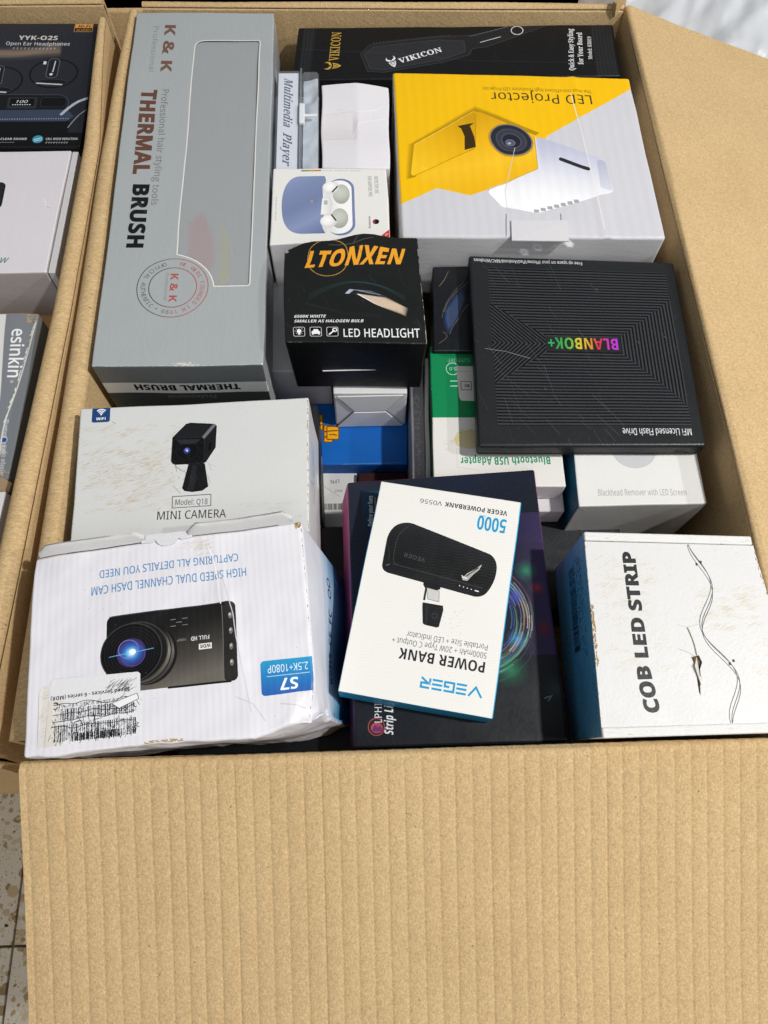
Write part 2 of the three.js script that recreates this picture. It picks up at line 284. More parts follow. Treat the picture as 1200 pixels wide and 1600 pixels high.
// ------------------------------------------------------------------ the open carton and the one beside it
{
  const C = thing('cardboard_carton', 'large open brown corrugated carton in the middle, its near flap folded down towards the viewer', 'carton', [0.025, 0, -0.33]);
  const inL = table([[-0.622, -0.1775], [-0.52, -0.179], [-0.33, -0.1772], [-0.2, -0.1798], [-0.0345, -0.1795]]), outL = table([[-0.622, -0.184], [-0.56, -0.1878], [-0.47, -0.191], [-0.324, -0.1922], [-0.2, -0.1938], [-0.034, -0.1948]]);
  const left = hairpin({ stations: range(-0.6215, -0.045, 90), inner: inL, outer: outL, top: 0.4, th: 0.0045, hang: 0.17, sgn: 1 });
  part('side_wall', left.wall, kraft, C); part('side_flap', left.flap, kraft, C, 'flap folded right down along the outside of the wall');
  const right = wallAndFlap({ stations: range(-0.62, -0.036, 260), along: 'z', base: (z) => lerp(0.2335, 0.2255, (z + 0.035) / -0.587), dir: 1, top: 0.4, th: 0.0055, angle: 19, length: 0.2, ribs: 0.00009, pitch: 0.0085, sag: 0.001 });
  part('side_wall', right.wall, kraft, C); part('side_flap', right.flap, kraft, C, 'flap folded outward, sloping down away from the boxes');
  const front = wallAndFlap({ stations: range(-0.1845, 0.2395, 850), along: 'x', base: () => -0.0342, dir: 1, top: 0.4, th: 0.0055, angle: 23.5, length: 0.21, ribs: 0.0008, pitch: 0.009, sag: 0.002, wavy: 0.0005 });
  part('front_wall', front.wall, kraft, C); part('front_flap', front.flap, kraft, C, 'near flap with vertical ribs showing through the paper');
  const back = wallAndFlap({ stations: range(-0.1735, 0.2253, 360), along: 'x', base: (x) => lerp(-0.6245, -0.617, (x + 0.173) / 0.396), dir: -1, top: 0.4, th: 0.0055, angle: 80, length: 0.2, ribs: 0.0004, pitch: 0.0088 });
  part('back_wall', back.wall, kraft, C); part('back_flap', back.flap, kraft, C);
  part('carton_base', new THREE.BoxGeometry(0.4, 0.006, 0.57).translate(0.025, 0.004, -0.33), kraft, C);
  // open end of the folded side flap: liners and flutes of the double wall board
  const wave = (x0, amp, k) => { const o = []; for (let i = 0; i <= 60; i++) { const y = lerp(0.386, 0.235, i / 60), lean = 0.0035 * Math.pow((0.386 - y) / 0.15, 0.7); o.push(new THREE.Vector3(x0 - 0.0014 * Math.sin(Math.PI * clamp((0.39 - y) / 0.1, 0, 1)) - lean * 0 + amp * Math.sin(i * k), y, -0.038)); } return new THREE.TubeGeometry(new THREE.CatmullRomCurve3(o), 160, 0.00045, 5); };
  part('corrugated_edge', mergeGeometries([wave(-0.1835, 0, 0), wave(-0.1868, 0, 0), wave(-0.1902, 0, 0), wave(-0.1852, 0.0012, 1.9), wave(-0.1885, 0.0012, 1.5)]), kraftEdge, C);
  // torn scrap of board curling up at the far corner
  const s = new THREE.Shape([[0, 0], [0.012, 0.002], [0.010, 0.012], [0.014, 0.022], [0.006, 0.028], [0.003, 0.018], [-0.003, 0.012]].map((p) => new THREE.Vector2(...p)));
  part('torn_corner', new THREE.ExtrudeGeometry(s, { depth: 0.004, bevelEnabled: false }).rotateY(0.7).translate(0.216, 0.394, -0.618), kraft, C, 'torn scrap curling up at the far corner');

  const D = thing('cardboard_carton', 'brown corrugated carton cut off by the picture edge, holding a dark headphone box', 'carton', [-0.41, 0, -0.33]);
  const iL = table([[-0.628, -0.2085], [-0.6, -0.2077], [-0.4748, -0.2047], [-0.3244, -0.2077], [-0.2038, -0.2144], [-0.036, -0.224]]), oL = table([[-0.628, -0.2022], [-0.6, -0.2018], [-0.4746, -0.1931], [-0.3242, -0.196], [-0.2035, -0.2008], [-0.036, -0.2085]]);
  const rt = hairpin({ stations: range(-0.612, -0.0385, 90), inner: iL, outer: oL, top: 0.4, th: 0.0045, hang: 0.17, sgn: -1 });
  part('side_wall', rt.wall, kraft, D); part('side_flap', rt.flap, kraft, D, 'flap folded right down along the outside of the wall');
  const lt = hairpin({ stations: range(-0.62, -0.0385, 30), inner: () => -0.61, outer: () => -0.623, top: 0.4, th: 0.0045, hang: 0.17, sgn: 1 });
  part('side_wall', lt.wall, kraft, D); part('side_flap', lt.flap, kraft, D);
  const bk = wallAndFlap({ stations: range(-0.615, -0.2065, 200), along: 'x', base: () => -0.6285, dir: -1, top: 0.4, th: 0.0055, angle: 82, length: 0.18, ribs: 0.0004, pitch: 0.0088 });
  part('back_wall', bk.wall, kraft, D); part('back_flap', bk.flap, kraft, D);
  const fr = wallAndFlap({ stations: range(-0.615, -0.2085, 200), along: 'x', base: () => -0.0425, dir: 1, top: 0.392, th: 0.0055, angle: 86, length: 0.14, ribs: 0.0003, pitch: 0.0088 });
  part('front_wall', fr.wall, kraft, D); part('front_flap', fr.flap, kraft, D);
  part('carton_base', new THREE.BoxGeometry(0.39, 0.006, 0.57).translate(-0.415, 0.004, -0.33), kraft, D);

  // another carton beyond the far wall; only its dark inside shows
  const E = thing('cardboard_carton', 'brown carton in shadow beyond the far wall of the two open cartons', 'carton', [0, 0, -0.9]);
  const nf = wallAndFlap({ stations: range(-0.42, 0.2, 120), along: 'x', base: () => -0.668, dir: 1, top: 0.37, th: 0.0055, angle: 84, length: 0.2, ribs: 0.0003, pitch: 0.0088 });
  part('front_wall', nf.wall.translate(0, 0, -0.004), kraft, E); part('front_flap', nf.flap.translate(0, 0, -0.004), kraft, E);
  for (const x of [-0.42, 0.194]) part('side_wall', new THREE.BoxGeometry(0.006, 0.37, 0.46).translate(x + 0.003, 0.185, -0.91), kraft, E);
  part('back_wall', new THREE.BoxGeometry(0.608, 0.37, 0.006).translate(-0.11, 0.185, -1.137), kraft, E);
  part('carton_base', new THREE.BoxGeometry(0.6, 0.006, 0.45).translate(-0.11, 0.004, -0.905), kraft, E);
  part('top_flap', new THREE.BoxGeometry(0.33, 0.005, 0.25).rotateX(0.06).translate(-0.245, 0.374, -0.8), kraft, E); part('top_flap', new THREE.BoxGeometry(0.12, 0.005, 0.22).rotateZ(-0.3).translate(0.14, 0.35, -0.8), kraft, E);
}
// clear film bags of goods beside the carton, beyond its folded-out flap
{
  const bag = thing('plastic_bag', 'crumpled clear plastic bag over pale grey goods beyond the folded-out carton flap', 'bag', [0.52, 0, -0.86]);
  const sheet = (x0, x1, z0, z1, f, n) => { const pos = [], uv = [], idx = []; for (let j = 0; j <= n; j++) for (let i = 0; i <= n; i++) { const x = lerp(x0, x1, i / n), z = lerp(z0, z1, j / n); pos.push(x, f(x, z, i / n, j / n), z); uv.push(x * 4, z * 4); } for (let j = 0; j < n; j++) for (let i = 0; i < n; i++) { const a = j * (n + 1) + i; idx.push(a, a + n + 1, a + 1, a + 1, a + n + 1, a + n + 2); } return meshOf(pos, uv, idx); };
  const ridge = (x, z, s) => 1 - Math.abs(fbm(x * 9 + s, z * 9, s, 3)) * 2;
  const edge = (a, b) => Math.pow(Math.sin(Math.PI * clamp(a, 0.001, 0.999)) * Math.sin(Math.PI * clamp(b, 0.001, 0.999)), 0.13);
  part('packed_goods', sheet(0.242, 0.95, -1.35, -0.635, (x, z, a, b) => 0.30 * edge(a, b) + 0.02 * ridge(x, z, 2), 70), flat(0.62, 0.65, 0.68, { rough: 0.55 }), bag);
  part('clear_film', sheet(0.235, 0.97, -1.37, -0.624, (x, z, a, b) => 0.335 * edge(a, b) + 0.034 * ridge(x * 0.9 + z * 0.5, z * 0.9, 5) + 0.006 * ridge(x * 2.6, z * 2.2 + x, 9) + 0.0015 * ridge(x * 7, z * 5, 3), 220), new THREE.MeshPhysicalMaterial({ color: 0xf6f8fb, roughness: 0.34, transmission: 0.5, thickness: 0, ior: 1.45, specularIntensity: 0.6 }), bag);
}

// ------------------------------------------------------------------ packages in the middle carton
// long silver hair brush box with a film window
{
  const W = 110.9, L = 336.7, win = (g) => { g.beginPath(); g.moveTo(48.9, 40); g.quadraticCurveTo(49.4, 33.4, 56.5, 33); g.lineTo(98, 31.9); g.quadraticCurveTo(100.2, 32, 100.1, 35); g.lineTo(100, 269.6); g.quadraticCurveTo(99.8, 273, 98, 273); g.lineTo(75.6, 273.4); g.bezierCurveTo(74, 262, 66, 250, 48.6, 246.2); g.closePath(); };
  const top = print(W, L, 6, '#b0b5b7', (g) => {
    for (let i = 0; i < 900; i++) { g.globalAlpha = rr(0.02, 0.07); const x = rr(0, W), y = rr(0, L); line(g, [[x, y], [x + rr(-6, 6), y + rr(5, 30)]], rnd() < 0.5 ? '#8f9596' : '#c3c7c7', rr(0.2, 0.9)); } g.globalAlpha = 1;
    const foil = (y0, y1) => grad(g, 0, y0, 0, y1, ['#8d6f60', '#9b7561', '#6b4f44', '#a07a62', '#5a4239']);
    T(g, 'K & K', 24.4, 14, 90, 53.5, 8.4, { bold: true, color: '#7a5c4d', stroke: 0.4 });  // foil lettering, its brown painted as a reflection of the carton
    T(g, 'Professional', 15.4, 16.5, 90, 52, 4, { color: '#8f9496' });
    T(g, 'THERMAL', 12.4, 87.5, 90, 86, 11.2, { bold: true, color: '#6d4a3c', stroke: 1.1 }); T(g, 'BRUSH', 13.6, 181.5, 90, 60, 11.2, { bold: true, color: '#1b1c1e', stroke: 1.1 });
    T(g, 'Professional hair styling tools', 27.4, 86, 90, 116, 4.9, { color: '#7c7a78' });
    // seal
    const sx = 47.7, sy = 274, ro = 24, ri = 16.2, red = '#b65a56', dk = '#4d5355', two = grad(g, sx - ro, 0, sx + ro, 0, [dk, dk, '#8d5f5d', red, red]);
    ell(g, sx, sy, ro, ro, null, two, 0.55); ell(g, sx, sy, ri, ri, null, two, 0.6);
    const ring = (s, a0, span, cw, rad) => { [...s].forEach((ch, i) => { const a = a0 + (cw ? 1 : -1) * span * (i / (s.length - 1)), x = sx + Math.cos(a) * rad, y = sy + Math.sin(a) * rad; T(g, ch, x, y, a * 180 / Math.PI + (cw ? 90 : -90), 0, 3, { color: x > sx + 1 ? red : '#565b5c' }); }); };
    ring('WE WERE FOUNDED IN 1999', -1.42, 3.2, true, 18.6); ring('OFFICIAL AUTHENTIC •', -1.85, 2.3, false, 21.4);
    T(g, 'K & K', 45.5, 262, 90, 24, 5.4, { bold: true, color: red }); T(g, 'Professional', 42, 262, 90, 23, 2.4, { color: '#8b8f90' });
    scratches(g, W, L, '#c4c9c9', 40, 18);
    g.save(); g.globalCompositeOperation = 'destination-out'; win(g); g.fill(); g.restore();
    win(g); g.strokeStyle = '#eeece6'; g.lineWidth = 0.9; g.stroke();
    wear(g, W, L, '#d7d8d5', 70, 0.8); g.fillStyle = '#e2ded2'; for (let i = 0; i < 26; i++) g.fillRect(58 + rr(-6, 9), L - rr(0.6, 3.2), rr(0.6, 3), rr(0.2, 0.7));
  }, 4);
  const front = print(111, 65, 6, '#6f7475', (g) => { g.fillStyle = '#d7d9d9'; g.fillRect(0, 20, 111, 12.5); g.fillStyle = '#3d4244'; g.fillRect(0, 32.5, 111, 33); T(g, 'THERMAL BRUSH', 92, 22.6, 180, 72, 6.6, { bold: true, color: '#17181a', stroke: 0.8 }); T(g, 'Professional', 74, 35, 180, 34, 4.5, { color: '#777c7e' }); wear(g, 111, 65, '#bfc2c1', 40, 0.7); });
  const p = pack({ name: 'hair_brush_box', label: 'long silver box with a film window, along the near wall of the carton pair', category: 'box', q: [[-0.1756, -0.6123], [-0.0639, -0.6096], [-0.0636, -0.2735], [-0.1735, -0.275]], y: 0.403, t: 0.065, r: 0.0012, warp: 0.0006,
    dent: (u, v, w) => [0, w > 0.9 ? -0.0022 * Math.pow(Math.sin(Math.PI * u), 0.8) * Math.sin(Math.PI * v) * 0.5 : 0, 0], base: flat(0.42, 0.43, 0.43, { rough: 0.42, metal: 0.25 }), faces: { top: card(top, { rough: 0.42, metal: 0.12, cut: true }), front: card(front, { rough: 0.5, metal: 0.15 }) }, labels: { top: 'silver printed top with a cut-out window', front: 'end of the silver box with a white lettered band' } });
  p.root.userData.label = 'long silver hair brush box with a cut-out film window, beside the double rim';
  const insert = print(56, 245, 5, '#9a9fa0', (g, w, l) => {
    g.filter = 'blur(7px)'; const b = (pts, c, a) => { g.globalAlpha = a; poly(g, pts, c); };
    b([[8, 186], [18, 176], [26, 200], [28, 222], [20, 236], [10, 216]], '#b0747a', 0.34); b([[31, 184], [37, 205], [38, 236], [31, 242], [33, 215]], '#aca66e', 0.42); g.filter = 'none';
    g.globalAlpha = 1; scratches(g, w, l, '#b9bebd', 30, 16);
  }, 5);
  const ip = [[46, 29], [103, 29], [103, 276], [46, 276]];
  sheetOn(p, 'printed_insert', ip, 0.0002, card(insert, { rough: 0.45 }), 'picture card behind the film window', -0.0016);
  sheetOn(p, 'window_film', ip, 0.00008, new THREE.MeshPhysicalMaterial({ color: 0xffffff, roughness: 0.1, transmission: 0.95, thickness: 0, ior: 1.45 }), 'clear film in the window', -0.0009);
}
// black hair straightener box along the far wall
{
  const W = 266.8, L = 61.7;
  const emblem = (g, x, y, s, col, rot = -Math.PI / 2) => { g.save(); g.translate(x, y); g.rotate(rot); g.scale(s, s); for (const k of [-1, 1]) { g.beginPath(); g.moveTo(k * 1.2, -2); g.bezierCurveTo(k * 4.4, -2.4, k * 4.6, -5.4, k * 2.6, -7.2); g.bezierCurveTo(k * 3.2, -5.4, k * 2.6, -4, k * 0.4, -3.4); g.closePath(); g.fillStyle = col; g.fill(); } ell(g, 0, -2.2, 1.1, 0.5, col); poly(g, [[-3, -1.6], [-1, -0.6], [1, -0.6], [3, -1.6], [2.6, 0.4], [2, 2.4], [0.6, 4.4], [0, 5], [-0.6, 4.4], [-2, 2.4], [-2.6, 0.4]], col); for (const k of [-1, 1]) { poly(g, [[k * 0.5, 0.3], [k * 1.9, -0.1], [k * 1.6, 0.8], [k * 0.6, 0.9]], '#111'); line(g, [[k * 0.8, 2], [k * 1.7, 1.4]], '#111', 0.25); line(g, [[0, 1.2], [k * 0.7, 2.9]], '#111', 0.25); } g.restore(); };
  const top = print(W, L, 5, '#131416', (g) => {
    for (const [x0, x1] of [[5, 15], [247.5, 264.5]]) { g.fillStyle = '#1c1e20'; g.fillRect(x0, 0, x1 - x0, L); g.globalAlpha = 0.6; for (let y = 0; y < L; y += 3) for (let x = x0; x < x1 - 1; x += 3) { line(g, [[x, y], [x + 1.6, y], [x + 1.6, y + 1.6], [x + 0.6, y + 1.6], [x + 0.6, y + 0.9]], '#43464a', 0.3); } g.globalAlpha = 1; }
    T(g, 'VIKICON', 36.4, 40, -90, 34.5, 8, { bold: true, font: 'serif', color: '#c29a3e' }); emblem(g, 33.5, 45.8, 1.15, '#c9a042');
    // straightening brush
    poly(g, [[54, 32], [61, 21.5], [120, 12], [150, 11.6], [180, 0], [215, -1], [208, 1.5], [158, 25.5], [146, 27.5], [143, 35], [121, 43.5], [74, 54.2], [61, 53]], '#202124', '#3a3c40', 0.6);
    poly(g, [[57, 33], [64, 24.5], [118, 16.5], [139, 18], [140, 31], [120, 40.5], [74, 51.5], [63, 50]], '#2b2c30', '#3f4146', 0.5);
    for (let i = 0; i < 26; i++) { const x = 64 + i * 2.5, y = 20.8 - i * 0.34; g.fillStyle = '#33353a'; g.fillRect(x, y - 2.2, 1.1, 2.8); }
    line(g, [[144, 12.5], [176, 1.2]], '#6a6d73', 0.5); line(g, [[152.7, 20.2], [170, 13.5]], '#c9cbce', 0.8); ell(g, 184.2, 6, 5, 5, '#1a1b1d', '#d4d6d8', 0.8);
    T(g, 'VIKICON', 87, 44.2, -21.6, 37, 5.6, { bold: true, font: 'serif', color: '#eceded' }); emblem(g, 81, 43.5, 1.05, '#eceded', -0.38);
    T(g, 'Quick & Easy Styling', 229, 55, -87, 50, 4.3, { bold: true, font: 'serif', color: '#e9e9e9' }); T(g, 'for Your Board', 237, 48, -87, 38.5, 4.3, { bold: true, font: 'serif', color: '#e9e9e9' }); T(g, 'Model: KR019', 245, 42, -87, 27.5, 3.3, { bold: true, font: 'serif', color: '#dcdcdc' });
    line(g, [[2, 26], [60, 30], [150, 42], [264, 47]], '#4a4d50', 0.18); scratches(g, W, L, '#3e4145', 26, 16); wear(g, W, L, '#50514f', 34, 0.5);
  }, 4);
  pack({ name: 'hair_straightener_box', label: 'black box with gold lettering and a pictured hair straightener, along the far wall', category: 'box', q: [[-0.0456, -0.6146], [0.2193, -0.6155], [0.217, -0.5537], [-0.0511, -0.553]], y: 0.387, t: 0.05, base: BLACK, faces: { top: card(top, { rough: 0.55 }) } });
}
// clear hinged case with a paper insert
{
  const y = 0.4, t = 0.026, zc = -0.4957, len = 0.1055;
  const o = thing('plastic_case', 'small clear plastic case with a slanted script paper insert, against the silver box', 'case', [-0.0448, y - t, zc]);
  const clear = new THREE.MeshPhysicalMaterial({ color: 0xf4f7fb, roughness: 0.07, transmission: 0.92, thickness: 0, ior: 1.49, specularIntensity: 0.9 });
  const label = print(16, 102, 10, '#eeeef2', (g) => { T(g, 'Multimedia', 5, 5, 90, 53, 6.6, { italic: true, bold: true, font: 'serif', color: '#3f4a5c', skew: 0.3 }); T(g, 'Player', 5, 64, 90, 33, 6.6, { italic: true, bold: true, font: 'serif', color: '#3f4a5c', skew: 0.3 }); }, 4);
  const cb = part('case_body', new RoundedBoxGeometry(0.0192, t, len, 3, 0.003).translate(-0.0517, y - t / 2, zc), clear, o), cl = part('case_lid', new RoundedBoxGeometry(0.0134, t - 0.001, len, 3, 0.003).translate(-0.0349, y - t / 2 - 0.0005, zc), clear, o);
  part('rim', new RoundedBoxGeometry(0.0016, 0.0024, len - 0.001, 1, 0.0005).translate(-0.0418, y + 0.0004, zc), clear, o);
  const plate = new RoundedBoxGeometry(0.0155, 0.0006, 0.1, 1, 0.0002), a = plate.attributes; for (let i = 0; i < a.position.count; i++) a.uv.setXY(i, a.position.getX(i) / 0.0155 + 0.5, 0.5 - a.position.getZ(i) / 0.1);
  part('paper_insert', plate.translate(-0.0519, y - 0.0016, zc), card(label, { rough: 0.6 }), cb, 'white paper insert with grey script lettering');
  part('clasp', mergeGeometries([new RoundedBoxGeometry(0.0042, 0.003, 0.02, 2, 0.0008).translate(-0.0408, y + 0.001, zc - 0.003), new RoundedBoxGeometry(0.0105, 0.0012, 0.002, 1, 0.0004).translate(-0.0346, y + 0.0006, zc - 0.002)]), new THREE.MeshPhysicalMaterial({ color: 0xf6f8fb, roughness: 0.3, transmission: 0.2, thickness: 0 }), cl);
  const pouch = new THREE.PlaneGeometry(0.0115, 0.098, 6, 50).rotateX(-Math.PI / 2), pa = pouch.attributes.position; for (let i = 0; i < pa.count; i++) pa.setY(i, fbm(pa.getX(i) * 90, 3, pa.getZ(i) * 70, 3) * 0.0045); pouch.computeVertexNormals();
  part('silver_pouch', pouch.translate(-0.0348, y - 0.006, zc), flat(0.66, 0.69, 0.72, { rough: 0.4, metal: 0.15 }), cl, 'crumpled silvery wrap inside the case');
  part('case_floor', new RoundedBoxGeometry(0.031, 0.001, len - 0.004, 1, 0.0003).translate(-0.045, y - t + 0.0025, zc), flat(0.6, 0.62, 0.66), o);
}
// plain white carton, creased
{
  const paper = print(56, 92, 8, '#e6e3e7', (g, W, L) => { g.globalAlpha = 0.07; g.fillStyle = '#b49a86'; g.fillRect(0, 33, 30, 27); g.globalAlpha = 1; line(g, [[29, 32], [44, 29], [51, 23]], '#f8f8fa', 0.5); line(g, [[26, 58], [32, 44], [53, 37]], '#f8f8fa', 0.4); line(g, [[1, 33], [28, 32]], '#cbc4c4', 0.3); line(g, [[1, 60], [30, 57]], '#cbc4c4', 0.3); stains(g, 2, 28, 30, 60, 14, '#c9bcb2'); wear(g, W, L, '#f5f4f2', 25, 0.5); }, 4);
  pack({ name: 'white_carton', label: 'small plain white box with creased top, between the clear case and the yellow box', category: 'box', q: [[-0.0264, -0.5355], [0.0263, -0.5319], [0.0249, -0.4474], [-0.0264, -0.4489]], y: 0.396, t: 0.05, cell: 0.002, warp: 0.0007,
    dent: (u, v, w) => [0.0004 * Math.sin(v * 9), w > 0.8 ? 0.0022 * Math.max(0, 1 - Math.abs(u - 0.52) / 0.5) - 0.0016 * Math.exp(-Math.pow((v - 0.5) / 0.14, 2)) * (u < 0.52 ? 1 : 0.2) : 0, 0.0016 * Math.sin(Math.PI * u) * (v > 0.5 ? 1 : -1) * w], base: WHITE, faces: { top: card(paper, { rough: 0.6 }) } });
}
// earphone case box
{
  const W = 89.2, L = 71.9;
  const top = print(W, L, 10, '#e8e6e2', (g) => {
    rrect(g, 43, 11, 20.4, 56, 10, grad(g, 43, 0, 64, 0, ['#5d6b92', '#7a88ae'])); rrect(g, 42.2, 12.6, 19.2, 52.6, 9, grad(g, 42, 0, 62, 0, ['#dcdcdc', '#f7f6f4', '#fbfaf8']));
    g.beginPath(); g.moveTo(40.8, 8); g.lineTo(22, 8); g.bezierCurveTo(12, 8, 7.8, 20, 7.8, 35); g.bezierCurveTo(7.8, 52, 12, 63, 24, 63.6); g.lineTo(41, 64); g.quadraticCurveTo(43.5, 58, 40, 50); g.lineTo(39, 20); g.quadraticCurveTo(44, 12, 40.8, 8); g.closePath(); g.fillStyle = grad(g, 8, 8, 40, 64, ['#93a0c4', '#7f8db2', '#7684aa', '#8a97bb', '#6a789f']); g.fill();
    g.beginPath(); g.moveTo(40.6, 8); g.quadraticCurveTo(45.6, 9, 43.6, 16); g.lineTo(39, 21); g.quadraticCurveTo(43.4, 13, 40.6, 8); g.fillStyle = '#e8e7e3'; g.fill(); g.beginPath(); g.moveTo(41, 64); g.quadraticCurveTo(38, 58, 38.4, 54); g.lineTo(42, 57); g.quadraticCurveTo(43, 62, 41, 64); g.fillStyle = '#dddcd8'; g.fill();
    for (const [x, y, sx, sy, s0, s1] of [[53.4, 26.4, 45.4, 19.6, [46.6, 23.8], [50.4, 18.6]], [51.8, 50.2, 43.6, 52.4, [45.8, 46.4], [49, 52]]]) { ell(g, x, y, 6.3, 9.6, radial(g, x - 1, y - 2, 11, ['#cfd2c9', '#bfc3b9', '#a3a79d']), '#a9aca4', 0.25); ell(g, sx, sy, 6.4, 5.8, radial(g, sx - 1, sy - 1, 8, ['#ffffff', '#f1f0ee', '#cfcecb']), '#cfcfcc', 0.25); line(g, [s0, s1], '#1e1f23', 1.15); }
    poly(g, [[38.8, 30], [44.6, 29], [46.4, 36], [44.4, 45], [37.6, 46]], grad(g, 38, 0, 46, 0, ['#f5f4f2', '#deddda']), '#c9c8c5', 0.25); for (let i = 0; i < 4; i++) line(g, [[40.4 + i * 0.7, 32.4], [40.4 + i * 0.7, 36.2]], '#6b6b6b', 0.35);
    ell(g, 30.8, 32.8, 0.9, 0.9, '#d9a53f'); line(g, [[33, 25], [33, 40]], '#6e7a9e', 0.2); line(g, [[34.5, 25], [34.5, 40]], '#6e7a9e', 0.2);
    g.fillStyle = grad(g, 22.5, 0, 38, 0, ['#5a8a3e', '#b8a14a', '#cf6a3a']); g.fillRect(22.5, 1.9, 15.5, 1.5); T(g, 'Protective · Charging case · accessories', 39, 3.3, 0, 30, 1.2, { color: '#9a9a9a' });
    T(g, 'PROTECTIVE CASE', 79.4, 8.4, 90, 18.5, 2.7, { color: '#6b6b6b' }); T(g, 'FOR AIRPODS PRO', 74.4, 8.4, 90, 21.5, 2.7, { color: '#6b6b6b' });
    ell(g, 79, 55.8, 2.5, 2.5, '#15161a'); poly(g, [[76, 55.8], [79, 54], [78, 56], [79, 58]], '#c23b3b'); T(g, 'accessory', 73.6, 50, 90, 12, 1.6, { bold: true, color: '#333' }); poly(g, [[89.2, 64], [89.2, 71.9], [80.5, 71.9]], '#c8352f'); T(g, '3%', 86, 70.8, -45, 3, 1.4, { color: '#fff' });
    T(g, 'soft touch silicone', 3, 28, 90, 22, 1.2, { color: '#999' }); wear(g, W, L, '#cdbf9a', 26, 0.5);
  }, 3);
  const side = print(74, 45, 4, '#dcdad5', (g) => { g.fillStyle = '#4b4d55'; g.fillRect(4, 8, 40, 0.4); wear(g, 74, 45, '#c7bb9d', 30, 0.6); });
  pack({ name: 'earphone_case_box', label: 'white box with a pictured slate-blue earphone case and two white earbuds', category: 'box', q: [[-0.0613, -0.4416], [0.0216, -0.4396], [0.0218, -0.3762], [-0.0618, -0.3705]], y: 0.404, t: 0.045, base: WHITE, faces: { top: card(top, { rough: 0.45 }), right: card(side) } });
}
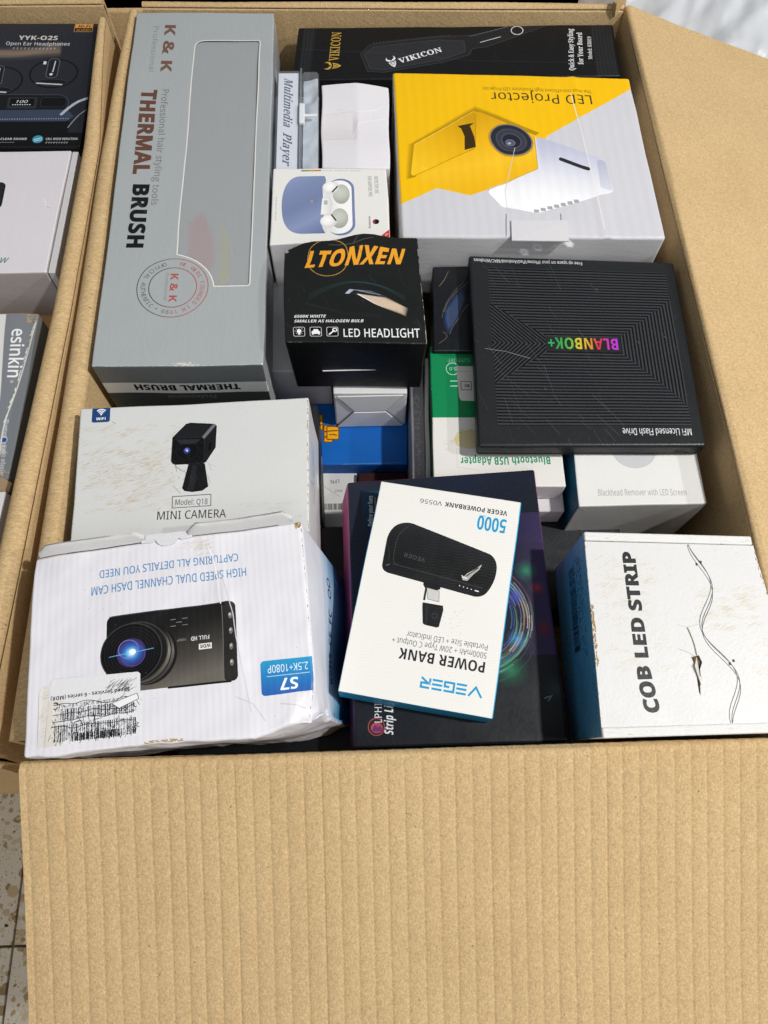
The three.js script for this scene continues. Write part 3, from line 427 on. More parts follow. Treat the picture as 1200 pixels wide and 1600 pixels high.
// yellow and white projector box
{
  const W = 194.4, L = 168.5;
  const top = print(W, L, 5.5, '#cfced4', (g) => {
    poly(g, [[0, 0], [W, 0], [W, 12.4], [118.6, 67], [108, 90], [65.8, 123.8], [53.3, 129], [28.7, 122.5], [0, 139.1]], '#f5c00d');
    for (let i = 0; i < 9; i++) { g.globalAlpha = 0.05; poly(g, [[64.6, 36.5 + i * 0.5], [8.5 + i * 0.5, 79], [5.5 + i * 0.4, 115 - i * 0.2], [13, 112], [64, 43], [110, 66.5], [113, 63.5]], '#3d2a00'); } g.globalAlpha = 1;
    const soft = (pts, fill, r = 3) => { g.beginPath(); const n = pts.length; for (let i = 0; i < n; i++) { const a = pts[i], b = pts[(i + 1) % n], m = [(a[0] + b[0]) / 2, (a[1] + b[1]) / 2]; if (!i) { const z = pts[n - 1]; g.moveTo((a[0] + z[0]) / 2, (a[1] + z[1]) / 2); } g.arcTo(a[0], a[1], m[0], m[1], r); } g.closePath(); g.fillStyle = fill; g.fill(); };
    soft([[64.6, 41.5], [108.6, 66.6], [107.5, 101.9], [66, 123], [53.3, 129], [12, 114], [61, 81.8]], grad(g, 60, 45, 80, 120, ['#d9a40e', '#edb415', '#f6c428', '#f0b615']));
    soft([[64.9, 41.5], [13.2, 79], [9.3, 113.2], [61.4, 82.2]], grad(g, 14, 100, 62, 50, ['#f7c623', '#eab414', '#cf9a0a']), 2.5); line(g, [[64.2, 43.5], [61, 81]], '#b98d08', 0.5); line(g, [[14, 79], [63.6, 42.6]], '#fadb6a', 0.35); line(g, [[10.4, 112], [60.6, 82]], '#b38706', 0.5);
    soft([[108.6, 66.6], [154.2, 88.3], [161, 93], [162.6, 123.9], [101.9, 146.1], [76, 139.4], [66, 124], [107.5, 101.9]], grad(g, 124, 76, 112, 142, ['#bfc1d6', '#cfd1e0', '#e4e5ec', '#f3f3f6', '#fafafb']), 4);
    soft([[154.4, 89], [160.4, 93.4], [162.3, 123.4], [153, 120]], grad(g, 154, 92, 157, 122, ['#b3b6ca', '#d5d6e0']), 2.5); g.globalAlpha = 0.6; line(g, [[108.4, 67.5], [107.3, 101.5], [67, 123.6]], '#a77f06', 0.5); line(g, [[109.4, 67.8], [108.4, 102]], '#ffffff', 0.5); g.globalAlpha = 1;
    ell(g, 89.5, 72.5, 18, 16.4, '#c89208', null, 0, 0.6); ell(g, 89.8, 72, 16.6, 15.2, '#2a2a31', '#77787f', 1, 0.6); ell(g, 90, 72.2, 12, 11, '#393b47', '#50525e', 0.7, 0.6); ell(g, 90, 73, 7.6, 7, '#23242e', '#5b5d70', 0.6, 0.6); ell(g, 89, 75, 3.6, 3.2, '#55586e', '#888ba0', 0.4); ell(g, 88.2, 75.6, 1.4, 1.2, '#a8acc2');
    line(g, [[126.4, 91.5], [146, 101]], '#2a2c30', 3.4); poly(g, [[49, 59], [62, 55.5], [58.5, 59], [61, 70], [61.5, 80.5], [52.6, 84], [53.5, 70], [51.5, 62]], '#3c2d12');
    g.globalAlpha = 0.75; for (let i = 0; i < 7; i++) { rrect(g, 99.5 + i * 5.2, 142.3 - i * 1.72, 3.8, 3.2, 0.6, '#8d8f96'); } g.globalAlpha = 1;
    T(g, 'LED Projector', 160.6, 21.8, 180, 82.5, 10.2, { color: '#3a3420' }); T(g, 'The most cost-efficient high resolution LED Projector', 160.4, 15.6, 180, 88, 3.6, { color: '#6b5a1e' });
    scratches(g, W, L, '#f0efef', 14, 10); wear(g, W, L, '#d8d2bf', 46, 0.7); line(g, [[143, 20], [146, 60], [149, 118], [150, 160]], '#e9e5da', 0.7); line(g, [[92, 80], [80, 124], [80, 147]], '#cfcbd0', 0.5);
    for (const p of [[[78.5, 147], [76, 172]], [[119, 146.5], [117.5, 172]]]) line(g, p, '#55545a', 0.6);
  }, 4);
  const fl = noiseTex(128, (x, y, n) => 0.5 + 0.3 * Math.sin(x / n * Math.PI * 2 * 8) + 0.3 * (wrapNoise(x, y, n, 16, 2) - 0.5));
  const p = pack({ name: 'projector_box', label: 'yellow and white corrugated box with an upside-down pictured projector', category: 'box', q: [[0.0297, -0.5445], [0.2169, -0.5356], [0.2184, -0.3744], [0.0306, -0.3803]], y: 0.4, t: 0.065, r: 0.0022, cell: 0.0045, warp: 0.0006,
    dent: (u, v, w) => [0, w > 0.8 ? 0.0009 * Math.exp(-Math.pow((u - 0.75 - 0.03 * v) / 0.012, 2)) - 0.0009 * Math.exp(-Math.pow((u - 0.42) / 0.02, 2)) * (v > 0.45 && v < 0.85 ? 1 : 0) : 0, -0.002 * Math.max(0, Math.sin(u * 9)) * (v > 0.9 ? 1 - w : 0)], base: flat(0.68, 0.67, 0.68), faces: { top: card(top, { rough: 0.5, bump: rep(fl, 3), bs: 0.00016 }) } });
  sheetOn(p, 'tuck_tab', [[78.6, 149], [118.2, 148.4], [117.6, 167.2], [77, 167.2]], 0.0009, flat(0.68, 0.67, 0.69), 'small tuck tab at the near edge', 0.0004);
}
// black headlight bulb box standing proud
{
  const W = 90.1, L = 79.4;
  const top = print(W, L, 10, '#1b1d1d', (g) => {
    for (let i = 0; i < 60; i++) { const k = i / 60; g.globalAlpha = 0.02; curve(g, [[16, 40 + k * 6], [34, 30 + k * 2], [60, 33], [78, 44 + k * 4]], '#4a4d4e', 0.5); curve(g, [[14, 48], [34, 58 - k * 3], [62, 60 - k * 2]], '#3b3f42', 0.5); } g.globalAlpha = 1;
    ell(g, 29.2, 13.4, 13.4, 13.2, null, '#c59a45', 0.45);
    T(g, 'LTONXEN', 12.6, 18.6, 0.6, 65.5, 10.6, { bold: true, italic: true, color: '#e9a02c', skew: 0.12, stroke: 0.5 });
    poly(g, [[39, 41], [42, 37.5], [56, 39], [66, 44], [66, 46.5], [46, 41.5]], grad(g, 39, 0, 66, 0, ['#c3ccd4', '#5b6772', '#2c343b'])); line(g, [[50, 40], [65, 45.4]], '#11161a', 0.4); line(g, [[48, 38.6], [62, 42.6]], '#8fa0ae', 0.3); poly(g, [[40, 42.5], [45, 38.2], [64, 43.8], [48, 41.5]], '#202428');
    for (let i = 0; i < 40; i++) { const k = i / 40; g.globalAlpha = 0.16; poly(g, [[46 + k * 2, 41.2], [58 + k * 9, 45], [70 + k * 10, 49 + k * 5], [72 + k * 6, 52 + k * 8], [58 + k * 5, 49.5 + k * 3]], k < 0.7 ? '#fffaf0' : '#c9b49a'); } g.globalAlpha = 1;
    T(g, '6500K WHITE', 6.3, 59.8, 0, 20, 2.2, { bold: true, italic: true, color: '#e8e8e8' }); T(g, 'SMALLER AS HALOGEN BULB', 6.3, 63.6, 0, 44, 2.2, { bold: true, italic: true, color: '#e8e8e8' });
    for (const x of [5.8, 16.3, 26.8]) rrect(g, x, 67.5, 7.1, 7.1, 1, '#0c0d0d', '#c9c9c9', 0.45);
    ell(g, 9.35, 70.6, 1.5, 1.6, '#f0f0f0'); g.fillStyle = '#f0f0f0'; g.fillRect(8.6, 72, 1.5, 1.4); for (let i = 0; i < 8; i++) { const a = i * 0.785; line(g, [[9.35 + Math.cos(a) * 2.1, 70.6 + Math.sin(a) * 2.1], [9.35 + Math.cos(a) * 2.8, 70.6 + Math.sin(a) * 2.8]], '#eee', 0.3); }
    rrect(g, 17.2, 70.6, 5.4, 2.2, 0.5, '#f0f0f0'); poly(g, [[18, 70.6], [18.6, 69.1], [21.2, 69.1], [21.8, 70.6]], '#f0f0f0'); g.fillRect(17.5, 72.4, 1, 1); g.fillRect(21.3, 72.4, 1, 1);
    line(g, [[28.3, 73.2], [31.4, 70.2]], '#f0f0f0', 1); ell(g, 31.9, 69.7, 1.3, 1.3, null, '#f0f0f0', 0.7);
    T(g, 'LED HEADLIGHT', 36.8, 74.9, -0.4, 49, 6.2, { color: '#eeeeee', stroke: 0.3 });
    scratches(g, W, L, '#45484a', 34, 10); wear(g, W, L, '#8e8b7f', 60, 0.5); g.fillStyle = '#cdc7b2'; for (let i = 0; i < 16; i++) g.fillRect(rr(0, 2), rr(0, 4), rr(0.4, 1.6), rr(0.2, 0.8)); for (let i = 0; i < 20; i++) g.fillRect(W - rr(0.1, 0.7), rr(0, L), rr(0.2, 0.6), rr(1, 7)); line(g, [[30, 4], [46, 7], [60, 3]], '#6d6a61', 0.25); line(g, [[46, 7], [50, 1]], '#6d6a61', 0.25);
  }, 4);
  const front = print(90, 58, 7, '#0d0e0f', (g) => { line(g, [[2, 2], [22, 22]], '#1e2021', 0.3); line(g, [[88, 2], [68, 22]], '#1e2021', 0.3); wear(g, 90, 58, '#3b3b38', 26, 0.5); });
  const p = pack({ name: 'headlight_bulb_box', label: 'black cube-like box with orange lettering and a pictured car headlight, topmost in the middle', category: 'box', q: [[-0.05, -0.3539], [0.0398, -0.3603], [0.0422, -0.2761], [-0.0479, -0.2795]], y: 0.42, t: 0.058, r: 0.0014, warp: 0.0006, bottom: [[0.001, 0], [-0.001, 0], [-0.002, -0.003], [0.002, -0.003]],
    dent: (u, v, w) => [0, w > 0.8 ? 0.003 * Math.sin(Math.PI * u) * Math.max(0, 1 - v * 2.5) - 0.003 * Math.exp(-(u * u + v * v) * 60) : 0, v < 0.1 ? -0.0035 * Math.pow(Math.max(0, Math.sin(Math.PI * (u * 0.9 + 0.05))), 0.7) * w * (1 + 0.5 * Math.sin(u * 13)) : 0], base: BLACK, faces: { top: card(top, { rough: 0.5 }), front: card(front, { rough: 0.55, spec: 0.3 }) } });
  const slot = new RoundedBoxGeometry(0.046, 0.0006, 0.0008, 1, 0.0002); const s = p.at(0.5, 1, 0.42); part('slot_edge', slot.rotateZ(0.012).translate(s[0], s[1], s[2] + 0.0001), WHITE, p.panels.front, 'pale cut edge of the tuck slot');
}
// flat black two-piece box with gloss lines, their sheen painted as flat grey and black
{
  const W = 147.7, L = 151.1;
  const top = print(W, L, 10, '#232527', (g) => {
    const x0 = 13.2, x1 = 140, y0 = 13.5, y1 = 135, ax = 52, bx = 99, cy = 73, n = 24, col = '#0a0b0c';
    g.save(); g.beginPath(); g.rect(x0, y0 - 3, x1 - x0, y1 - y0 + 4); g.clip(); g.fillStyle = '#3a3d40'; g.fillRect(x0, y0 - 3, x1 - x0, y1 - y0 + 4);
    const pit = 2.35, fillp = (pts) => { g.save(); g.beginPath(); pts.forEach((p, i) => (i ? g.lineTo(...p) : g.moveTo(...p))); g.clip(); g.fillStyle = '#3a3d40'; g.fillRect(0, 0, W, L); };
    for (let y = y0 - 2; y < y1 + 2; y += pit) line(g, [[x0, y], [x1, y]], col, 1.2);
    fillp([[bx + 1, cy - 6], [x1 + 1, 34], [x1 + 1, 121], [bx + 1, cy + 6]]); for (let x = bx + 2; x < x1 + 2; x += pit) line(g, [[x, 0], [x, L]], col, 1.2); g.restore();
    fillp([[x0 - 1, cy - 33], [ax - 1, cy - 6], [ax - 1, cy + 6], [x0 - 1, cy + 33]]); for (let x = x0 - 2; x < ax + 40; x += pit * 1.3) line(g, [[x - 40, cy - 40], [x, cy], [x - 40, cy + 40]], col, 1.2); g.restore();
    g.restore(); g.fillStyle = '#232527'; g.fillRect(ax - 2, cy - 6, bx - ax + 4, 12);
    g.save(); g.translate(100, 68.2); g.rotate(Math.PI); const k = 20; g.font = `bold ${k}px sans-serif`; const w = g.measureText('BLANBOK+').width; g.scale(49 / w, 9 / (0.715 * k)); g.fillStyle = grad(g, 0, 0, w, 0, ['#b23ad0', '#c233b4', '#cf3040', '#d8a52c', '#cfc22e', '#4faa44', '#2f9a4e', '#2fae62']); g.fillText('BLANBOK+', 0, 0); g.restore();
    T(g, 'Free up space on your iPhone/iPad/Android/MAC/Windows', 81.3, 3.2, 180, 78, 2.9, { color: '#e4e4e4' }); T(g, 'MFi Licensed Flash Drive', 139.6, 138, 180, 45.5, 5, { color: '#e6e6e6' });
    scratches(g, W, L, '#5d6164', 60, 26, 0, 0.6); scratches(g, W, L, '#8d9092', 16, 3); for (let i = 0; i < 90; i++) ell(g, rr(0, W), rr(0, L), rr(0.05, 0.25), rr(0.05, 0.2), '#777a7c'); line(g, [[8, 78], [22, 80], [38, 85]], '#87898b', 0.35); wear(g, W, L, '#3d4042', 26, 0.4);
  }, 3);
  const base = { name: 'flash_drive_box', label: 'flat square black box with fine nested lines and rainbow lettering', category: 'box', q: [[0.0791, -0.3733], [0.2261, -0.3641], [0.2214, -0.2159], [0.0734, -0.2195]], y: 0.388, t: 0.0105, r: 0.0022, warp: 0.0003, base: flat(0.014, 0.014, 0.015, { rough: 0.4 }), faces: { top: card(top, { rough: 0.42, coat: 0.15 }) } };
  const p = pack({ ...base, names: { top: 'lid_panel', front: 'lid_side', back: 'lid_side', left: 'lid_side', right: 'lid_side', bottom: 'lid_inside' } });
  pack({ ...base, root: p.root, q: [[0.0799, -0.3725], [0.2253, -0.3633], [0.2206, -0.2167], [0.0742, -0.2203]], y: 0.3772, t: 0.0034, faces: {}, names: { top: 'tray_rim', front: 'tray_side', back: 'tray_side', left: 'tray_side', right: 'tray_side', bottom: 'tray_base' } });
}
// marbled phone case box under its far corner
{
  const top = print(33, 74.2, 12, '#15181e', (g) => {
    for (let i = 0; i < 220; i++) { g.globalAlpha = rr(0.03, 0.1); ell(g, rr(0, 33), rr(0, 74), rr(1, 7), rr(1, 9), rnd() < 0.5 ? '#0b0c10' : '#2a303a'); } g.globalAlpha = 1;
    for (let i = 0; i < 30; i++) { const k = i / 30; poly(g, [[14 + k * 4, 27 + k * 4], [21 - k, 19 + k * 8], [24 - k * 2, 28 + k * 4], [19 - k, 44 - k * 2], [13 + k, 58 - k * 8], [10 + k * 2, 60 - k * 8], [7.5 + k * 3, 50 - k * 4], [8 + k * 3, 40]], ['#1c2740', '#263453', '#33466c', '#3d4c6a'][Math.floor(k * 3.99)]); }
    const vein = (p) => { for (let s = 0; s < 3; s++) { g.globalAlpha = 0.8; curve(g, p.map(([x, y]) => [x + rr(-0.4, 0.4), y + rr(-0.5, 0.5)]), ['#6f5f4c', '#a8977c', '#54463a'][s], rr(0.1, 0.28)); } g.globalAlpha = 1; };
    vein([[27, 2], [25, 12], [18, 20], [12, 28], [8, 38], [6.5, 46]]); vein([[30, 8], [24, 18], [20, 20], [11, 31], [8, 41]]); vein([[31, 30], [22, 38], [19, 46], [14, 54], [12, 60]]); vein([[7, 58], [12, 61], [4, 68]]); vein([[12, 4], [9, 12], [5, 18]]);
  }, 4);
  pack({ name: 'phone_case_box', label: 'small dark marbled box with thin gold veins, tucked beside the flat square black box', category: 'box', q: [[0.0541, -0.3756], [0.0868, -0.3761], [0.0832, -0.3013], [0.05, -0.3021]], y: 0.3735, t: 0.03, base: BLACK, faces: { top: card(top, { rough: 0.3, coat: 0.4 }) } });
}
// green and white adapter box
{
  const W = 85.7, L = 109.6;
  const top = print(W, L, 9, '#e2e0da', (g) => {
    g.fillStyle = '#0f8450'; g.fillRect(0, 0, W, 57.5);
    T(g, 'Bluetooth USB Adapter', 77.6, 87.9, 180, 59.5, 5.6, { bold: true, color: '#1c8a60' }); T(g, 'Version 5.0 Dongle', 33, 6.5, 180, 26, 2.6, { color: '#0a5d39' }); T(g, 'SUPPORT:', 28.8, 10.5, 180, 17, 3, { color: '#7fc4a2' }); ell(g, 16, 19, 4.6, 4.8, null, '#bfe0cf', 0.6); T(g, '5.0', 18.6, 17.8, 180, 5, 2.6, { color: '#bfe0cf' }); line(g, [[14, 29], [20, 29]], '#bfe0cf', 0.8); line(g, [[14, 33], [20, 33]], '#bfe0cf', 0.8);
    g.globalAlpha = 0.8; poly(g, [[14.5, 74], [17, 69], [26, 66.5], [34, 69], [34, 80], [24, 81.5], [16, 79]], '#d3c48f'); g.globalAlpha = 1; line(g, [[16, 81], [16, 95], [30, 97]], '#c9c6bd', 0.3); stains(g, 10, 64, 40, 84, 26, '#b59f5a'); wear(g, W, L, '#d2cfc4', 26, 0.5);
  }, 4);
  const p = pack({ name: 'adapter_box', label: 'green and white adapter box, partly under the flat square black box', category: 'box', q: [[0.0483, -0.309], [0.1328, -0.3071], [0.1321, -0.1978], [0.0452, -0.1991]], y: 0.37, t: 0.02, base: flat(0.7, 0.69, 0.67), faces: { top: card(top, { rough: 0.35, coat: 0.2 }), left: flat(0.02, 0.11, 0.06) } });
  const st = print(12, 27, 12, '#dcdbd6', (g) => { rrect(g, 2.5, 12, 7, 6.5, 0.2, null, '#333', 0.4); T(g, 'BC', 8.4, 14.2, 180, 4, 2.2, { bold: true, color: '#222' }); line(g, [[1.5, 4], [9, 4]], '#999', 0.3); }, 3);
  sheetOn(p, 'sticker', [[18.6, 17], [31, 17], [31, 45], [20.8, 44.6], [19.4, 42]], 0.00015, card(st), 'white paper sticker on the green part');
}
pack({ name: 'white_carton', label: 'plain white box lying directly under the adapter box', category: 'box', q: [[0.0544, -0.2385], [0.1361, -0.2365], [0.1347, -0.1886], [0.0524, -0.1898]], y: 0.349, t: 0.06, base: WHITE, faces: {} });
// blackhead remover box
{
  const W = 81.8, L = 111.5;
  const top = print(W, L, 9, '#e3e2de', (g) => { ell(g, 40, 71, 14.5, 13.8, '#c6c7c9', '#b3b4b6', 0.3); T(g, 'Blackhead Remover with LED Screen', 13, 104, 1.2, 57, 4.4, { color: '#a3a4a4' }); wear(g, W, L, '#f2f1ee', 20, 0.4); }, 3);
  const left = print(111, 60, 5, '#12617f', (g) => { g.fillStyle = '#0f5572'; g.fillRect(0, 30, 111, 30); wear(g, 111, 60, '#dfe3e3', 12, 0.5); });
  const front = print(82, 60, 6, '#d0cfcb', (g) => { line(g, [[50, 14], [74, 30]], '#c2c1bd', 0.3); wear(g, 82, 60, '#b9b6ae', 16, 0.5); line(g, [[0, 2], [6, 9]], '#a9a59a', 0.5); });
  pack({ name: 'skin_tool_box', label: 'white box with a teal side and grey lettering, under the flat square black box', category: 'box', q: [[0.1419, -0.2942], [0.2221, -0.2924], [0.221, -0.182], [0.1377, -0.1819]], y: 0.373, t: 0.06, base: flat(0.72, 0.71, 0.69), faces: { top: card(top), left: card(left), front: card(front) } });
}
// torn black carton
{
  const top = print(94.6, 66.7, 6, '#26282b', (g) => { line(g, [[66, 0], [66, 40]], '#0b0b0c', 0.9); line(g, [[67.4, 0], [67.4, 40]], '#43464a', 0.4); poly(g, [[81, 1], [86, 7], [93, 12], [94.6, 15], [94.6, 0]], '#0b0b0b'); line(g, [[82, 1.2], [88, 4], [90, 2.4], [94, 4]], '#a39d8d', 0.5); scratches(g, 94, 66, '#54575a', 14, 8); wear(g, 94.6, 66.7, '#6b6862', 30, 0.5); });
  const p = pack({ name: 'black_carton', label: 'black box with a torn corner behind the white box with big bold lettering', category: 'box', q: [[0.085, -0.1957], [0.1775, -0.1909], [0.1759, -0.1254], [0.0794, -0.1281]], y: 0.33, t: 0.05, base: BLACK, faces: { top: card(top) } });
  const a = p.at(0.9, 0.08), s = new THREE.Shape([[-0.006, 0], [0.001, 0.003], [0.007, 0.001], [0.009, 0.008], [0.003, 0.005]].map((v) => new THREE.Vector2(...v)));
  part('torn_flap', new THREE.ExtrudeGeometry(s, { depth: 0.0006, bevelEnabled: false }).rotateX(-0.5).translate(a[0], a[1] + 0.0004, a[2]), flat(0.03, 0.03, 0.03), p.root, 'ragged lifted tear');
}
// things low in the gap below the black headlight box
{
  const lab = print(49.5, 50.4, 12, '#d9d8d4', (g) => { barcode(g, 8, 31.5, 30, 5); T(g, 'LPN', 36, 12, 176, 7, 3, { color: '#444' }); line(g, [[24, 17], [36, 26]], '#8a8a8a', 0.3); T(g, 'RR2', 38, 20, 176, 6, 2, { color: '#777' }); line(g, [[10, 40], [42, 38]], '#bbb', 0.2); });
  pack({ name: 'labelled_carton', label: 'small white box with a black barcode label in the gap by the camera box', category: 'box', q: [[-0.0554, -0.2509], [-0.0057, -0.2502], [-0.0052, -0.2], [-0.0546, -0.2003]], y: 0.3, t: 0.05, base: WHITE, faces: { top: card(lab) } });
  const bl = print(94.7, 52.2, 8, '#1360b4', (g) => { for (const [x, y, s] of [[28, 19, 1], [35, 29, 1.1]]) { g.save(); g.translate(x, y); g.scale(s, s); rrect(g, -3, -9, 6, 13, 0.8, '#e4a01c', '#6b3d08', 0.8); line(g, [[-3, -4], [1, -4.5]], '#7a3a08', 1); line(g, [[-3, 0], [2, -0.4]], '#7a3a08', 1); g.restore(); } rrect(g, 34, 20, 9, 11, 0.8, '#e7a81e', '#6b3d08', 0.8); line(g, [[35, 24], [42, 23.5]], '#8c4a0a', 1.1); line(g, [[36, 27], [40, 27]], '#8c4a0a', 1); ell(g, 41, 27.5, 0.8, 0.5, '#7a3a08'); line(g, [[46, 51.6], [90, 50.6]], '#5b87b5', 0.4); });
  pack({ name: 'blue_carton', label: 'bright blue box with chunky yellow lettering in the gap below the headlight box', category: 'box', q: [[-0.0619, -0.297], [0.0341, -0.2947], [0.0324, -0.2425], [-0.0609, -0.2449]], y: 0.315, t: 0.03, base: flat(0.01, 0.1, 0.4), faces: { top: card(bl) } });
  pack({ name: 'dark_red_box', label: 'dark maroon box whose edge shows under the blue box', category: 'box', q: [[-0.0045, -0.2418], [0.0325, -0.2412], [0.0325, -0.2], [-0.0045, -0.2]], y: 0.306, t: 0.05, base: flat(0.035, 0.008, 0.009), faces: {} });
  const h = pack({ name: 'tuck_end_carton', label: 'white box with a folded tuck-lock end facing out, standing on the blue box', category: 'box', q: [[-0.02, -0.35], [0.0322, -0.349], [0.0318, -0.2765], [-0.0205, -0.2775]], y: 0.36, t: 0.0448, base: flat(0.66, 0.66, 0.66), faces: {}, warp: 0.0003 });
  const ff = (pts, tilt) => { const s = new THREE.Shape(pts.map(([u, v]) => new THREE.Vector2(u * 0.0515 - 0.0202, 0.3597 - v * 0.0443))); return new THREE.ExtrudeGeometry(s, { depth: 0.0006, bevelEnabled: true, bevelThickness: 0.0002, bevelSize: 0.0002, bevelSegments: 1 }).rotateX(tilt * 0).translate(0, 0, -0.2772 + tilt); };
  for (const [pts, d] of [[[[0.06, 0.02], [0.95, 0.02], [0.71, 0.49], [0.28, 0.49]], 0.0012], [[[0.02, 0.98], [0.27, 0.52], [0.72, 0.52], [0.97, 0.98]], 0.0016], [[[0.02, 0.06], [0.255, 0.5], [0.02, 0.9]], 0.0003], [[[0.98, 0.06], [0.735, 0.5], [0.98, 0.9]], 0.0003]]) part('end_flap', ff(pts, d), flat(0.7, 0.7, 0.7), h.panels.front);
  pack({ name: 'grey_carton', label: 'pale grey box behind the camera box, beside the white tuck-lock end', category: 'box', q: [[-0.0655, -0.375], [-0.0235, -0.375], [-0.0225, -0.296], [-0.065, -0.296]], y: 0.361, t: 0.05, base: flat(0.55, 0.56, 0.57), faces: {} });
  const gt = print(10, 103, 14, '#8b898c', (g) => { for (let i = 0; i < 26; i++) { const y = 30 + i * 2.4; curve(g, [[4 + rr(-2, 1), y], [6 + rr(-1, 2), y + rr(-3, 3)], [5 + rr(-2, 2), y + rr(-2, 4)]], '#b7b5b8', rr(0.2, 0.6)); } scratches(g, 10, 103, '#6d6b6e', 20, 6); });
  pack({ name: 'grey_box', label: 'narrow glossy grey box standing on edge beside the green adapter box', category: 'box', q: [[0.0352, -0.3119], [0.0450, -0.3116], [0.0415, -0.205], [0.0322, -0.205]], y: 0.35, t: 0.09, base: flat(0.25, 0.28, 0.34, { rough: 0.4 }), faces: { top: card(gt, { rough: 0.3, coat: 0.5 }) } });
  pack({ name: 'slim_white_carton', label: 'slim pale box wedged between the glossy grey box and the adapter box', category: 'box', q: [[0.0458, -0.3083], [0.0482, -0.3082], [0.0447, -0.2066], [0.0418, -0.2068]], y: 0.356, t: 0.05, r: 0.0006, base: flat(0.6, 0.6, 0.58), faces: {} });
  pack({ name: 'black_slab_box', label: 'thin black box with a rounded corner under the camera box', category: 'box', q: [[-0.0758, -0.2768], [-0.0317, -0.2768], [-0.0286, -0.1837], [-0.0749, -0.184]], y: 0.35, t: 0.04, r: 0.004, base: flat(0.02, 0.021, 0.023, { rough: 0.4 }), faces: {} });
  const bb = print(166, 145, 5, '#101113', (g) => { T(g, 'TRUE MUSIC', 91, 30, 84, 62, 9, { italic: true, font: 'serif', color: '#33363a' }); T(g, 'TRUE MUSIC', 91.3, 30, 84, 62, 9, { italic: true, font: 'serif', color: '#26292c' }); T(g, 'sound technology.', 4, 141, -4, 0, 4, { color: '#3f4245' }); scratches(g, 166, 145, '#2c2f32', 20, 12); });
  pack({ name: 'black_carton', label: 'large black box lying under the dash camera box and the dark strip light box', category: 'box', q: [[-0.118, -0.1845], [0.048, -0.183], [0.05, -0.0385], [-0.116, -0.0385]], y: 0.3435, t: 0.06, base: BLACK, faces: { top: card(bb, { rough: 0.4 }) } });
}
// mini camera box
{
  const W = 139.5, L = 89.8;
  const top = print(W, L, 9, '#d5d6d4', (g) => {
    stains(g, 2, 14, 62, 72, 150, '#b59568'); stains(g, 4, 30, 50, 66, 90, '#a98a5e'); stains(g, 100, 70, 136, 84, 14, '#a7a39a');
    rrect(g, 7.6, -2, 11, 12.6, 1.4, '#1f4477'); for (const r of [1.2, 2.4, 3.6]) { g.beginPath(); g.arc(13.2, 5, r, -2.3, -0.85); g.strokeStyle = '#f2f4f7'; g.lineWidth = 0.8; g.stroke(); } ell(g, 13.2, 5, 0.6, 0.6, '#fff'); T(g, 'WiFi', 10.2, 9, 0, 6, 1.9, { bold: true, color: '#fff' });
    poly(g, [[67.4, 42], [77, 42.5], [79.4, 58], [76, 60.5], [70, 61], [65.4, 60], [64, 58]], '#151517'); poly(g, [[70, 42], [72.5, 42], [71, 60], [67, 60]], '#232427');
    poly(g, [[56.6, 23.6], [64.3, 14.4], [67, 13.6], [82, 15.4], [83.4, 17], [83.2, 32], [77.6, 41.6], [74, 43.6], [60, 41.5], [56.8, 38]], '#101113'); poly(g, [[57, 23.4], [64.8, 14.6], [82.4, 16], [76.2, 25.4]], '#1d1e21'); poly(g, [[76.6, 25.6], [83, 16.8], [82.8, 32], [77, 41]], '#191a1c'); line(g, [[75.6, 24.6], [81.6, 16.4]], '#6d7174', 2.1); line(g, [[79.8, 29], [79.6, 33]], '#050505', 1.4);
    rrect(g, 56.8, 24.2, 19.6, 18, 3.2, '#0c0d0e', '#26282b', 0.4); ell(g, 66, 33, 6.6, 6, '#08090a', '#1c1d20', 0.3); poly(g, [[59, 25], [74, 25.6], [71, 28.5], [62, 28.5]], '#2a2b2e'); ell(g, 66, 33, 2.1, 2.2, '#2c3a86'); ell(g, 65.8, 32.6, 1.1, 1.2, '#7d86e0'); ell(g, 66.2, 33.2, 0.5, 0.6, '#e7e9ff'); scratches(g, 20, 20, '#3a3c40', 2, 6); g.save(); g.translate(56, 22); scratches(g, 24, 38, '#3b3d41', 40, 7); g.restore();
    rrect(g, 58.4, 63.2, 22.8, 7.4, 0.2, null, '#3c3e42', 0.4); T(g, 'Model: Q18', 59.8, 68.7, 2, 19.6, 3.6, { color: '#3a3c40' }); T(g, 'MINI CAMERA', 49.2, 77.4, 1.4, 41, 5.2, { color: '#1f2124' });
    wear(g, W, L, '#e9e6de', 50, 0.6); g.fillStyle = '#a98c5f'; for (let i = 0; i < 60; i++) g.fillRect(W - rr(0.2, 1.1), rr(0, L), rr(0.3, 0.9), rr(0.3, 2)); for (let i = 0; i < 40; i++) g.fillRect(rr(0, 0.5), rr(8, L), rr(0.2, 0.6), rr(0.3, 1.5));
  }, 4);
  const right = print(90, 85, 5, '#d9d9d8', (g) => { g.fillStyle = '#c3d0dd'; g.fillRect(38, 14, 30, 18); T(g, 'CE FC', 40, 26, 0, 24, 5, { color: '#8895a5' }); poly(g, [[26, 22], [38, 12], [38, 30]], null, '#77808a', 0.8); line(g, [[28, 24], [36, 24]], '#77808a', 0.8); wear(g, 90, 85, '#bfb08f', 30, 0.7); });
  pack({ name: 'mini_camera_box', label: 'scuffed pale grey box with a pictured black cube camera, behind the dash camera box', category: 'box', q: [[-0.1747, -0.2415], [-0.0338, -0.2465], [-0.0325, -0.1564], [-0.1703, -0.1521]], y: 0.408, t: 0.085, base: flat(0.66, 0.66, 0.65), bottom: [[0, 0], [0.0035, 0], [0.0035, 0], [0, 0]], faces: { top: card(top, { rough: 0.5 }), right: card(right) } });
}
